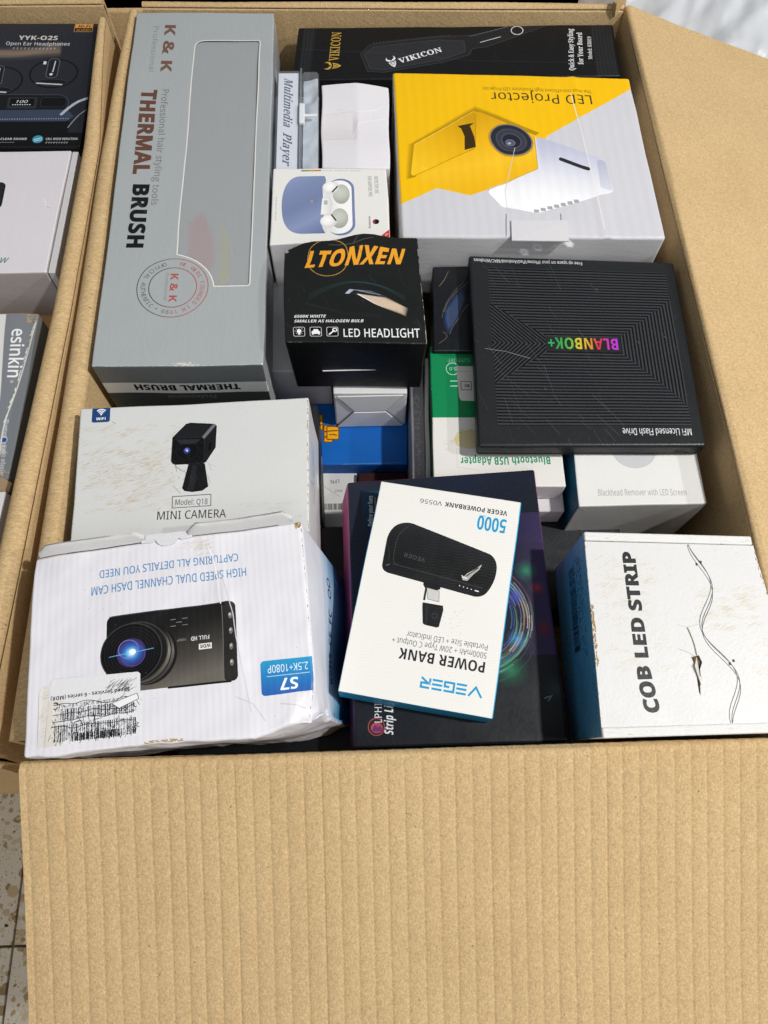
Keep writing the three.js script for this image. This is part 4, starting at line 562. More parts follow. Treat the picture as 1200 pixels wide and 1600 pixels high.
// white corrugated dash camera box
{
  const W = 143.6, L = 107.2;
  const top = print(W, L, 10, '#e3e1e6', (g) => {
    for (let i = 0; i < 46; i++) { g.globalAlpha = 0.03; line(g, [[i * 3.2, 0], [i * 3.2, L]], '#9d98a8', 0.4); } g.globalAlpha = 1;
    const blue = '#4f86b8'; T(g, 'CAPTURING ALL DETAILS YOU NEED', 108.6, 13.2, 180, 73.4, 4.3, { color: blue, stroke: 0.2 }); T(g, 'HIGH SPEED DUAL CHANNEL DASH CAM', 112.5, 21.9, 180, 81.6, 4.6, { color: blue, stroke: 0.2 });
    // pictured camera
    g.fillStyle = grad(g, 60, 40, 70, 80, ['#141517', '#1d1c1b', '#3f3c38', '#6a655d']); rrect(g, 39.6, 39.4, 65.4, 40.6, 3.2, g.fillStyle); rrect(g, 98.6, 39.8, 6.6, 40, 2.6, '#2b2a29', '#111', 0.4); line(g, [[98.4, 41], [98.4, 78.6]], '#6c6a66', 0.5); line(g, [[41, 39.8], [102, 39.6]], '#3b3b3b', 0.5);
    for (const y of [47, 55, 63, 71]) { ell(g, 102.6, y, 1.3, 2, '#77746d', '#191919', 0.4); ell(g, 102.4, y - 0.5, 0.6, 0.7, '#c9c6bf'); }
    g.fillStyle = '#111'; g.fillRect(70, 79.6, 32, 1); ell(g, 60.5, 62, 14.5, 15.6, '#171615'); ell(g, 59, 61.6, 14.6, 15.5, grad(g, 50, 46, 70, 78, ['#2b2a28', '#151515', '#6e6a63', '#1b1a19'])); ell(g, 57, 61, 15, 15.5, grad(g, 48, 46, 66, 78, ['#57544f', '#1f1e1d', '#8a857c', '#302e2b']), '#151515', 0.5); ell(g, 54.5, 60, 15.6, 15.6, '#1a1a1b', '#3c3b3a', 0.6); ell(g, 52, 60, 15.2, 15.2, '#101012', '#3f3e3e', 0.5);
    for (let i = 0; i < 9; i++) ell(g, 52, 60, 14 - i * 0.75, 14 - i * 0.75, null, i % 2 ? '#1f1f22' : '#0b0b0d', 0.4);
    ell(g, 52, 60, 7.4, 7.8, radial(g, 52, 60, 7.8, ['#ffffff', '#9fd2f2', '#3d86c4', '#2b55a0', '#3f3a78', '#2a2540'])); ell(g, 50.5, 58, 4.8, 4.8, null, '#8d7fc9', 0.35); ell(g, 53, 61.6, 5.6, 5.4, null, '#5b4fae', 0.3); line(g, [[41, 61], [63, 59]], '#6fb6e6', 0.35); ell(g, 52.6, 59.6, 1.6, 1.5, '#f4fbff');
    for (const [x, y] of [[72, 49], [78, 49], [72, 45.5], [78, 45.5], [75, 47.2]]) line(g, [[x, y], [x + 2.6, y]], '#8b8984', 0.35);
    rrect(g, 86, 59.8, 6.6, 3, 0.3, '#e9e7e2'); T(g, 'WDR', 92, 60.4, 180, 5.4, 1.8, { bold: true, color: '#222' }); T(g, 'FULL HD', 91.6, 55.8, 180, 9.6, 2, { color: '#ddd', bold: true }); T(g, '1080P', 80, 56, 180, 5, 1.3, { color: '#9a9894' });
    g.fillStyle = grad(g, 0, 72, 0, 89, ['#2f9ccc', '#2b7fc0', '#2a5fae']); g.beginPath(); g.roundRect(116.6, 72, 30, 17, [2, 0, 0, 2]); g.fill(); T(g, '2.5K+1080P', 141, 74.6, 180, 21, 3.6, { color: '#e8f2fa' }); line(g, [[119.6, 79.8], [141.4, 79.8]], '#d7e8f4', 0.3); T(g, 'S7', 135.6, 81.6, 180, 9.6, 5.8, { bold: true, color: '#f2f8fc' });
    line(g, [[92, 6], [95, 14], [97, 26], [98, 40]], '#f6f5f8', 0.6); line(g, [[99, 24], [104, 46], [105, 58], [111, 96]], '#cfcbd3', 0.5); line(g, [[104, 88], [112, 92], [118, 101]], '#cdcad2', 0.5); line(g, [[126, 94], [140, 98]], '#c9c5cd', 0.5);
    stains(g, 78, 3, 92, 12, 16, '#a89468'); g.fillStyle = '#a8895a'; for (let i = 0; i < 60; i++) g.fillRect(rr(58, 76), L - rr(0.3, 2.2), rr(0.3, 1.8), rr(0.2, 0.6)); for (let i = 0; i < 40; i++) ell(g, W - rr(0.2, 4), rr(0.2, 3.6), rr(0.2, 0.8), rr(0.2, 0.7), rnd() < 0.5 ? '#8b6d42' : '#b59a6a'); for (let i = 0; i < 50; i++) g.fillRect(W - rr(0, 0.8), rr(0, L), rr(0.2, 0.7), rr(0.3, 2)); wear(g, W, L, '#cfc3ab', 40, 0.6); for (let i = 0; i < 24; i++) ell(g, rr(10, W - 8), rr(8, L), 0.18, 0.18, '#77737a');
  }, 4);
  const right = print(107, 88, 6, '#dfdfe6', (g) => { g.fillStyle = grad(g, 0, 30, 0, 88, ['rgba(60,130,180,0)', 'rgba(60,140,190,.45)', 'rgba(30,100,150,1)', 'rgba(14,62,98,1)']); g.fillRect(0, 30, 107, 58); T(g, 'RoHS  CE  FC', 26, 47, 0, 44, 6, { bold: true, color: '#1b2233' }); ell(g, 80, 44, 2.6, 2.6, null, '#1b2233', 1); ell(g, 87, 44, 2.6, 2.6, null, '#1b2233', 1); ell(g, 8, 50, 2, 2, '#15181f'); g.globalAlpha = 0.7; for (let i = 0; i < 24; i++) line(g, [[30 + i * 2.4, 34], [31.4 + i * 2.4, 34]], '#8a93a5', 0.6); g.globalAlpha = 1; });
  const fl = noiseTex(128, (x, y, n) => 0.5 + 0.28 * Math.sin(x / n * Math.PI * 2 * 6) + 0.4 * (wrapNoise(x, y, n, 12, 2) - 0.5));
  const crush = (u, v, w) => { const c = Math.exp(-(Math.pow(u - 1, 2) + Math.pow(v - 1, 2)) * 60), n = fbm(u * 9, w * 6, v * 9, 3); return [-0.004 * c * (1 + n) + (u > 0.98 ? 0.003 * Math.sin(v * 7) * (1 - w) : 0), w > 0.6 ? -0.006 * c * (0.6 + n * 2) + 0.0016 * Math.exp(-Math.pow((u - 0.66 - 0.12 * v) / 0.02, 2)) * Math.sin(Math.PI * v) + 0.0011 * n - (Math.exp(-(u * u + v * v) * 200)) * 0.002 : 0, -0.003 * c * (1 - n) + (v > 0.97 ? 0.0012 * n * 2 : 0)]; };
  const p = pack({ name: 'dash_camera_box', label: 'crumpled white corrugated box with an upside-down pictured dash camera and a scratched barcode sticker', category: 'box', q: [[-0.1848, -0.1403], [-0.0363, -0.1586], [-0.0264, -0.0436], [-0.1747, -0.0335]], y: 0.42, t: 0.076, r: 0.002, cell: 0.003, warp: 0.0005, bottom: [[0.021, 0.003], [0.021, 0.012], [0.0165, -0.004], [0.005, -0.006]], dent: crush, base: flat(0.72, 0.71, 0.74), faces: { top: card(top, { rough: 0.5, bump: rep(fl, 7, 1), bs: 0.0001 }), right: card(right) } });
  // scratched shipping stickers
  const st = print(52, 36, 14, '#e5e4e6', (g, W2, L2) => {
    g.globalAlpha = 0.9; g.fillStyle = '#dcd6cc'; g.fillRect(0, 12, 9, 24); g.globalAlpha = 1; T(g, 'Speed Services - 6 series (MDR)', 46, 9.6, 180, 44, 2.1, { bold: true, color: '#15161a' }); T(g, 'C', 7, 13, 180, 3.4, 4, { bold: true, color: '#222' });
    barcode(g, 8, 17, 40, 6, '#24282c'); barcode(g, 5, 25.5, 44, 8.5, '#1c2024'); T(g, 'ZA 0418 226 731', 40, 14.6, 180, 26, 1.8, { color: '#333' });
    for (let i = 0; i < 900; i++) { const x = rr(3, 50), y = rr(14, 34), a = rnd() < 0.7 ? rr(0.9, 2.1) : rr(-0.9, 0.5), l = rr(0.6, 3.4); g.globalAlpha = rr(0.3, 0.95); line(g, [[x, y], [x + Math.cos(a) * l, y + Math.sin(a) * l]], rnd() < 0.36 ? '#1c2024' : '#eeeef1', rr(0.08, 0.5)); }
    for (let i = 0; i < 60; i++) { const x = rr(34, 50), y = rr(4, 10); line(g, [[x, y], [x - rr(1, 4), y + rr(1, 3)]], '#2b2f33', rr(0.1, 0.35)); }
    g.globalAlpha = 1; for (let k = 0; k < 4; k++) curve(g, Array.from({ length: 9 }, (_, i) => [4 + i * 5.6, 15 + k * 4 + rr(-1.6, 1.6)]), '#2d3136', 0.35); barcode(g, 14, 30.5, 28, 4, '#17191c'); poly(g, [[36, 17], [50, 13], [51, 16], [40, 20]], '#f0f0f1', '#3a3e42', 0.3);
  }, 4);
  sheetOn(p, 'sticker', [[7, 78], [9, 75], [20, 74.4], [20, 106.4], [7.6, 106.8]], 0.00008, card(print(13, 32, 6, '#dfdbd6', (g) => stains(g, 1, 4, 12, 30, 20, '#b09a78'))), 'older torn sticker layer');
  sheetOn(p, 'sticker', [[12.6, 72.4], [13.6, 71.6], [57.6, 73.1], [58.8, 74.2], [59, 105.6], [11, 106.6]], 0.00012, card(st), 'scratched barcode sticker', 0.00036);
  // raised tuck flaps along the far edge, and the tab between them
  const flap = (u0, u1, h, lean, name) => { const n = 24, pos = [], uv = [], idx = [], th = 0.0016; for (let s = 0; s < 2; s++) for (let j = 0; j <= 3; j++) for (let i = 0; i <= n; i++) { const u = lerp(u0, u1, i / n), a = p.at(u, 0.004), e = Math.min(1, 8 * Math.min(i / n, 1 - i / n) + 0.35), k = j / 3 * e, wob = fbm(u * 12, j, 5, 2) * 0.0012; pos.push(a[0] + wob * 0.3, a[1] + h * k + s * th * 0.5 + wob * k + 0.0004, a[2] - lean * k - s * th); uv.push(u * 2, j / 6); } const N = (n + 1) * 4; for (let s = 0; s < 2; s++) for (let j = 0; j < 3; j++) for (let i = 0; i < n; i++) { const b = s * N + j * (n + 1) + i; s ? idx.push(b, b + n + 1, b + 1, b + 1, b + n + 1, b + n + 2) : idx.push(b, b + 1, b + n + 1, b + 1, b + n + 2, b + n + 1); } for (let i = 0; i < n; i++) { const b = 3 * (n + 1) + i; idx.push(b, b + 1, b + N, b + 1, b + N + 1, b + N); } for (const i of [0, n]) for (let j = 0; j < 3; j++) { const b = j * (n + 1) + i; idx.push(b, b + n + 1, b + N, b + N, b + n + 1, b + N + n + 1); } return part(name, meshOf(pos, uv, idx), flat(0.62, 0.61, 0.6, { rough: 0.7 }), p.root, 'raised corrugated tuck flap with a rough edge'); };
  flap(0.02, 0.415, 0.005, 0.003, 'tuck_flap'); flap(0.575, 0.965, 0.0065, 0.003, 'tuck_flap');
  sheetOn(p, 'tuck_tab', [[60, -2.2], [63, -3], [86, -2.6], [88, 1.5], [82, 2], ...Array.from({ length: 9 }, (_, i) => [74 + 6 * Math.cos(i / 8 * Math.PI), 0.8 + 4.2 * Math.sin(i / 8 * Math.PI)]), [66, 2], [60, 1.6]], 0.0007, flat(0.72, 0.71, 0.74), 'tab with a thumb notch', 0.0005);
}
// dark strip light box
{
  const W = 120.8, L = 169.4;
  const top = print(W, L, 6, '#20232c', (g) => {
    g.fillStyle = grad(g, 0, 0, W, L, ['#262a36', '#1b2233', '#161a22', '#1a1d22', '#17191c']); g.fillRect(0, 0, W, L); g.fillStyle = grad(g, 80, 0, W, 0, ['rgba(60,45,90,0)', 'rgba(64,48,92,.75)']); g.fillRect(80, 30, 41, 90);
    g.fillStyle = grad(g, 0, 7.5, 0, 36, ['#1d3a52', '#16293c']); g.fillRect(8.8, 7.5, 26, 28.5); T(g, 'Define your lives', 15, 32.4, -88, 21.6, 2.9, { color: '#dfe4ea' }); line(g, [[17.2, 12], [17.2, 16]], '#c97b4a', 0.5); line(g, [[17.2, 16], [17.2, 31]], '#7fae7a', 0.4);
    const cx = 74, cy = 96; for (let i = 0; i < 300; i++) { const r = 23 + 12 * rnd(), a = rr(0, 6.3); g.globalAlpha = rr(0.25, 0.8); g.beginPath(); g.arc(cx + rr(-1, 1), cy + rr(-1, 1), r, a, a + rr(0.3, 1.3)); g.strokeStyle = ['#5d9fc9', '#3c5fb0', '#9c3a30', '#a86a3a', '#58b07c', '#a6d8ee', '#16181c', '#d9d3b4', '#5a3aa0', '#16181c', '#16181c'][Math.floor(rnd() * 11)]; g.lineWidth = rr(0.2, 1.1); g.stroke(); } g.globalAlpha = 1;
    ell(g, cx, cy, 35, 36, null, '#3c4450', 0.5); ell(g, cx, cy, 39, 40, null, '#2a303a', 0.8);
    const glow = (x, y, r, c) => { g.globalAlpha = 0.85; ell(g, x, y, r, r, radial(g, x, y, r, [c, c.slice(0, 7) + '66', c.slice(0, 7) + '00'])); g.globalAlpha = 1; };
    glow(108, 68, 8, '#2f9a63'); glow(113.5, 79, 5, '#b3283c'); glow(115, 104, 7, '#6d1c34'); glow(92, 128, 12, '#2f8f5e'); glow(98, 110, 7, '#5aa7d8'); glow(100, 84, 6, '#3f55c4'); glow(117, 140, 9, '#2b3a34');
    g.save(); g.translate(0, 0); line(g, [[110, 145], [113, 144]], '#77808a', 0.6); line(g, [[112, 146.5], [114.5, 143.5]], '#77808a', 0.5); g.restore();
    ell(g, 12.8, 158, 4.6, 4.8, '#222', '#b0505a', 0.5); ell(g, 13, 158.6, 3.4, 3, radial(g, 13, 159, 3.6, ['#4a6fc4', '#a03a5a', '#c9573a'])); poly(g, [[9.8, 160.5], [12, 156.5], [13.6, 158.6], [15, 157], [16.6, 160.4]], '#6a2f6a'); T(g, 'LPHIC', 15.8, 156.2, -88, 15, 4.2, { color: '#d9dcdf' }); T(g, 'Strip Light', 22, 163, -88, 24, 5, { bold: true, italic: true, color: '#dfe2e4' });
    scratches(g, W, L, '#3d434c', 24, 12); wear(g, W, L, '#5a4f60', 22, 0.5);
  }, 4);
  const left = print(169, 36, 5, '#8c3c62', (g) => { g.fillStyle = grad(g, 0, 0, 169, 0, ['#c0608a', '#b05582', '#94497a', '#683a6c', '#40304e']); g.fillRect(0, 0, 169, 36); });
  const right = print(169, 36, 5, '#6c3d68', (g) => { g.fillStyle = grad(g, 0, 0, 169, 0, ['#3a3048', '#5a4378', '#7b4672', '#8a4a6c']); g.fillRect(0, 0, 169, 36); });
  pack({ name: 'strip_light_box', label: 'dark navy box with magenta sides and a ring print, under the power bank box', category: 'box', q: [[-0.0108, -0.2001], [0.1099, -0.2061], [0.1112, -0.0365], [-0.0094, -0.0372]], y: 0.38, t: 0.035, r: 0.0016, bottom: [[-0.005, 0], [-0.001, 0], [-0.001, 0], [-0.004, 0]], base: flat(0.25, 0.06, 0.13), faces: { top: card(top, { rough: 0.38, coat: 0.1, bs: 0.00003 }), left: card(left), right: card(right), back: flat(0.3, 0.09, 0.17), front: BLACK } });
}
// power bank box
{
  const W = 85.9, L = 129.1;
  const wave = noiseTex(256, (x, y, n) => 0.5 + 0.5 * Math.sin((y + 1.6 * Math.sin(x / n * Math.PI * 12)) / n * Math.PI * 2 * 24));
  const top = print(W, L, 10, '#e9e7e1', (g) => {
    const k = '#26282c'; T(g, 'VEGER POWERBANK', 78.2, 7.4, 180, 37.5, 3, { bold: true, color: k }); T(g, 'V0556', 39, 7.6, 180, 13.6, 2.9, { color: '#4c4e52' }); T(g, '5000', 78.8, 13, 180, 17.6, 8.8, { bold: true, color: '#2196c9' }); T(g, 'mAh', 66, 12.2, 180, 4, 1.2, { color: '#2196c9' });
    g.fillStyle = grad(g, 30, 24, 26, 60, ['#26272a', '#1b1c1e', '#141516', '#1e1f21']); g.beginPath(); g.moveTo(21, 24.4); g.bezierCurveTo(14, 25, 10.8, 30, 10.4, 37); g.lineTo(10.6, 53); g.quadraticCurveTo(11, 56.6, 15, 57.4); g.lineTo(66, 63); g.quadraticCurveTo(71, 63, 73.4, 58.6); g.quadraticCurveTo(77, 52, 76.6, 44.6); g.quadraticCurveTo(76.2, 38.4, 71.5, 36); g.lineTo(26, 25); g.quadraticCurveTo(23.4, 24.2, 21, 24.4); g.fill();
    line(g, [[17, 51.5], [70, 57.2]], '#303236', 0.7); curve(g, [[22, 26], [16.6, 31], [16, 42], [16.4, 50], [19, 51.6]], '#3a3c40', 0.4); curve(g, [[11, 40], [13, 42], [14, 50]], '#2b2d30', 0.5); line(g, [[13, 53], [14.6, 52]], '#6a6c70', 0.5);
    T(g, 'VEGER', 35, 45.2, 188, 13, 2.6, { color: '#4c4f53' }); for (let i = 0; i < 5; i++) ell(g, 57 + i * 2.3, 58 + i * 0.34, 0.35, 0.35, '#e8e8e8'); line(g, [[66.4, 59.4], [68, 59.6]], '#f0f0f0', 0.7);
    poly(g, [[36, 57.8], [46, 59], [46.4, 62], [43.6, 63.4], [37.4, 62.6], [36.2, 61]], '#17181a'); poly(g, [[38.6, 62.4], [46, 63.2], [46.8, 69.6], [40, 69]], '#c9c8c4', '#77777a', 0.3); g.fillStyle = '#2a2b2d'; g.fillRect(37.6, 62, 1.2, 8); poly(g, [[37.6, 71.4], [49.4, 71.4], [50, 74], [49, 84], [47.8, 84.6], [41, 84.2], [39.6, 83.6], [37.8, 74]], '#1a1b1d'); ell(g, 45.6, 78, 1.5, 1.6, null, '#3a3c40', 0.4); line(g, [[40.4, 73], [41.6, 83.6]], '#2d2f32', 0.7);
    poly(g, [[60, 50.4], [64.6, 46.6], [67.5, 43.5], [66.5, 46.5], [63.5, 50], [60.8, 54.2], [58.4, 54.2], [57.2, 51.6], [58.8, 52.4]], '#a5a39d', '#d3d1cb', 0.3); line(g, [[60, 51.5], [66, 45.5]], '#3a3a3a', 0.6); line(g, [[58.2, 52.6], [60.4, 53]], '#f4f2ec', 0.6); for (let i = 0; i < 26; i++) ell(g, rr(50, 62), rr(72, 88), rr(0.1, 0.35), rr(0.1, 0.25), '#b9b6ad');
    T(g, 'Portable Size + LED indicator', 78.1, 89.6, 180, 46.5, 3.3, { color: '#5b5d61' }); T(g, '5000mAh + 20W Type C Output +', 78, 94.2, 180, 54, 3.3, { color: '#5b5d61' }); T(g, 'POWER BANK', 78.3, 99.6, 180, 49, 6, { bold: true, color: '#1d1f22' });
    g.save(); g.translate(78, 113.4); g.rotate(Math.PI); g.strokeStyle = '#2196c9'; g.lineWidth = 1.15; g.lineCap = 'butt'; g.lineJoin = 'miter'; const S = (pts) => { g.beginPath(); pts.forEach((p, i) => (i ? g.lineTo(...p) : g.moveTo(...p))); g.stroke(); }; const h = 5.8;
    S([[0, -h], [3.6, -0.6], [7.2, -h]]); for (const x of [8.6, 22]) { S([[x, -h + 0.5], [x + 5.6, -h + 0.5]]); S([[x, -h / 2], [x + 5.6, -h / 2]]); S([[x, -0.5], [x + 5.6, -0.5]]); } S([[21, -h + 0.5], [15.6, -h + 0.5], [15.6, -0.5], [20.6, -0.5], [20.6, -h / 2], [18, -h / 2]]); S([[28.9, -h + 0.5], [33.6, -h + 0.5], [33.6, -h / 2], [29.6, -h / 2], [33.9, 0]]); S([[28.9, -h], [28.9, 0]].map(([x, y]) => [x, y * 0.4])); g.restore();
    g.fillStyle = '#2aa2cf'; g.fillRect(W - 0.7, 0, 0.7, L); g.fillRect(0, 20, 0.35, 60);
  }, 3);
  const blue = flat(0.02, 0.27, 0.48, { rough: 0.4 });
  pack({ name: 'power_bank_box', label: 'cream white power bank box with bright blue sides, lying askew on the dark navy box', category: 'box', q: [[0.01, -0.1909], [0.0948, -0.1747], [0.0664, -0.048], [-0.0172, -0.0654]], y: 0.4003, t: 0.02, r: 0.0007, warp: 0.0002, base: blue, faces: { top: card(top, { rough: 0.5, bump: rep(wave, 2, 3), bs: 0.00005 }) } });
}
// LED strip box
{
  const W = 100.7, L = 109.9;
  const top = print(W, L, 10, '#dcdbd9', (g) => {
    stains(g, 4, 14, 36, 50, 70, '#c3b08a'); stains(g, 60, 30, 92, 56, 60, '#bda87e'); stains(g, 8, 50, 40, 76, 40, '#c9b995'); stains(g, 84, 60, 99, 90, 20, '#bda87e');
    T(g, 'COB LED STRIP', 30.2, 98.4, -91, 87.6, 7.2, { bold: true, color: '#26282a', stroke: 1.2 });
    const base = (o, a) => Array.from({ length: 60 }, (_, i) => { const k = i / 59; return [66.6 + 5.4 * Math.sin(k * 12.08 - 1.57 + o) + a + (k > 0.5 ? (k - 0.5) * 6 : 0), 6.2 + k * 98.4]; });
    for (const [o, a] of [[0, 0], [0.32, 0.4], [0.55, -0.3]]) curve(g, base(o, a), '#4a4c50', 0.38);
    for (const [x, y] of [[64.4, 16.5], [67, 15.2], [70.6, 72.6], [72.8, 71]]) rrect(g, x, y, 1.3, 1.5, 0.2, '#26282a');
    curve(g, [[49, 51], [54, 53], [62, 50.4]], '#c7c4be', 0.4); curve(g, [[47, 64.5], [51, 66], [54, 68.5]], '#b9b6b0', 0.5); curve(g, [[54.2, 53], [55.6, 60], [55.4, 68]], '#6f695f', 0.8); for (let i = 0; i < 8; i++) line(g, [[54 + rr(-1, 1.5), 68 + rr(0, 6)], [54 + rr(-1, 1.5), 74 + rr(0, 8)]], '#8d8676', 0.3);
    g.save(); g.globalCompositeOperation = 'destination-out'; poly(g, [[52.4, 69], [56.6, 68.2], [57.4, 72], [55.4, 76], [54.2, 81], [52.4, 90], [52, 88], [52.8, 79], [53.2, 73.5]], '#000'); g.restore();
    wear(g, W, L, '#bfa678', 30, 0.6); g.fillStyle = '#9b7f52'; for (let i = 0; i < 80; i++) g.fillRect(rr(0, 1.1), rr(40, 74), rr(0.2, 0.9), rr(0.3, 2.2)); for (let i = 0; i < 60; i++) g.fillRect(W - rr(0.1, 1.2), rr(8, L), rr(0.2, 0.9), rr(0.3, 2)); for (let i = 0; i < 30; i++) ell(g, rr(3, W - 3), rr(8, L - 8), 0.2, 0.2, '#a79676');
  }, 3);
  const left = print(110, 68, 6, '#5b9cc4', (g) => { g.fillStyle = grad(g, 0, 0, 110, 0, ['#79a6d2', '#5b9cc4', '#5496bb', '#4d8db2', '#5a90b0']); g.fillRect(0, 0, 110, 68); g.save(); g.translate(0, 0); g.globalAlpha = 0.9; for (let x = 12; x < 62; x += rr(0.5, 1.2)) { g.fillStyle = '#15202c'; g.fillRect(x, 24 + rr(0, 2), rr(0.25, 0.7), 12); } g.globalAlpha = 0.5; for (let i = 0; i < 220; i++) { g.fillStyle = '#1b3145'; g.fillRect(rr(8, 66), rr(10, 24), rr(0.3, 1.4), rr(0.3, 2)); } g.restore(); scratches(g, 110, 68, '#79a5c0', 24, 6); wear(g, 110, 68, '#cfc6b0', 40, 0.7); });
  const wornWhite = print(100, 8, 12, '#e8e7e4', (g, a, b) => { g.fillStyle = '#b39b70'; for (let c = 0; c < 9; c++) { const x = rr(0, a), y = rr(b * 0.2, b); for (let i = 0; i < 9; i++) { g.globalAlpha = rr(0.3, 0.9); g.fillRect(x + rr(-5, 5), y + rr(-0.8, 0.8), rr(0.2, 1.6), rr(0.1, 0.4)); } } g.globalAlpha = 1; });
  const inner = flat(0.16, 0.11, 0.06, { rough: 0.9 });
  const spec = { q: [[0.1238, -0.1474], [0.2187, -0.1418], [0.2252, -0.0348], [0.1189, -0.0348]], y: 0.4188, t: 0.067, bottom: [[-0.001, 0], [-0.003, 0], [-0.006, -0.005], [-0.001, -0.005]] };
  const p = pack({ name: 'led_strip_box', label: 'white box with bold black lettering and a torn hole, its side printed blue', category: 'box', ...spec, r: 0.001, warp: 0.0003, base: flat(0.74, 0.73, 0.72), faces: { top: inner, left: card(left, { rough: 0.35, coat: 0.2 }), front: card(wornWhite) }, names: { top: 'inner_flap' } });
  const top0 = p.panels.top; p.panels.top = p.root; const lid = sheetOn(p, 'lid_panel', [[0, 5.6], [W, 5.6], [W, 105], [0, 105]], 0.0011, card(top, { rough: 0.5, cut: true }), 'white printed lid with a torn hole', 0.0003, true); p.panels.top = top0;
  for (const v of [2.5, 107.5]) {
    const a = p.at(0, v / L), b = p.at(1, v / L), len = Math.hypot(b[0] - a[0], b[2] - a[2]), g = new RoundedBoxGeometry(len, 0.0022, 0.0053, 3, 0.001); const uvA = g.attributes; for (let i = 0; i < uvA.position.count; i++) uvA.uv.setXY(i, uvA.position.getX(i) / len + 0.5, 0.5 - uvA.position.getZ(i) / 0.0053);
    part('edge_roll', g.rotateY(-Math.atan2(b[2] - a[2], b[0] - a[0])).translate((a[0] + b[0]) / 2, a[1] + 0.0006, (a[2] + b[2]) / 2), card(wornWhite), p.root, 'rolled edge of the lid with rubbed brown spots');
  }
  const tear = (x, y, r, pts) => { const w = p.at(x / W, y / L), s = new THREE.Shape(pts.map(([a, b]) => new THREE.Vector2(a / 1000, -b / 1000))); return part('torn_flap', new THREE.ExtrudeGeometry(s, { depth: 0.0004, bevelEnabled: false }).rotateX(-Math.PI / 2).rotateZ(r).translate(w[0], w[1] + 0.0016, w[2]), flat(0.6, 0.56, 0.5), lid); };
  tear(52.6, 73, -0.45, [[0.6, -3], [0.2, 12], [-2, 2]]);
}

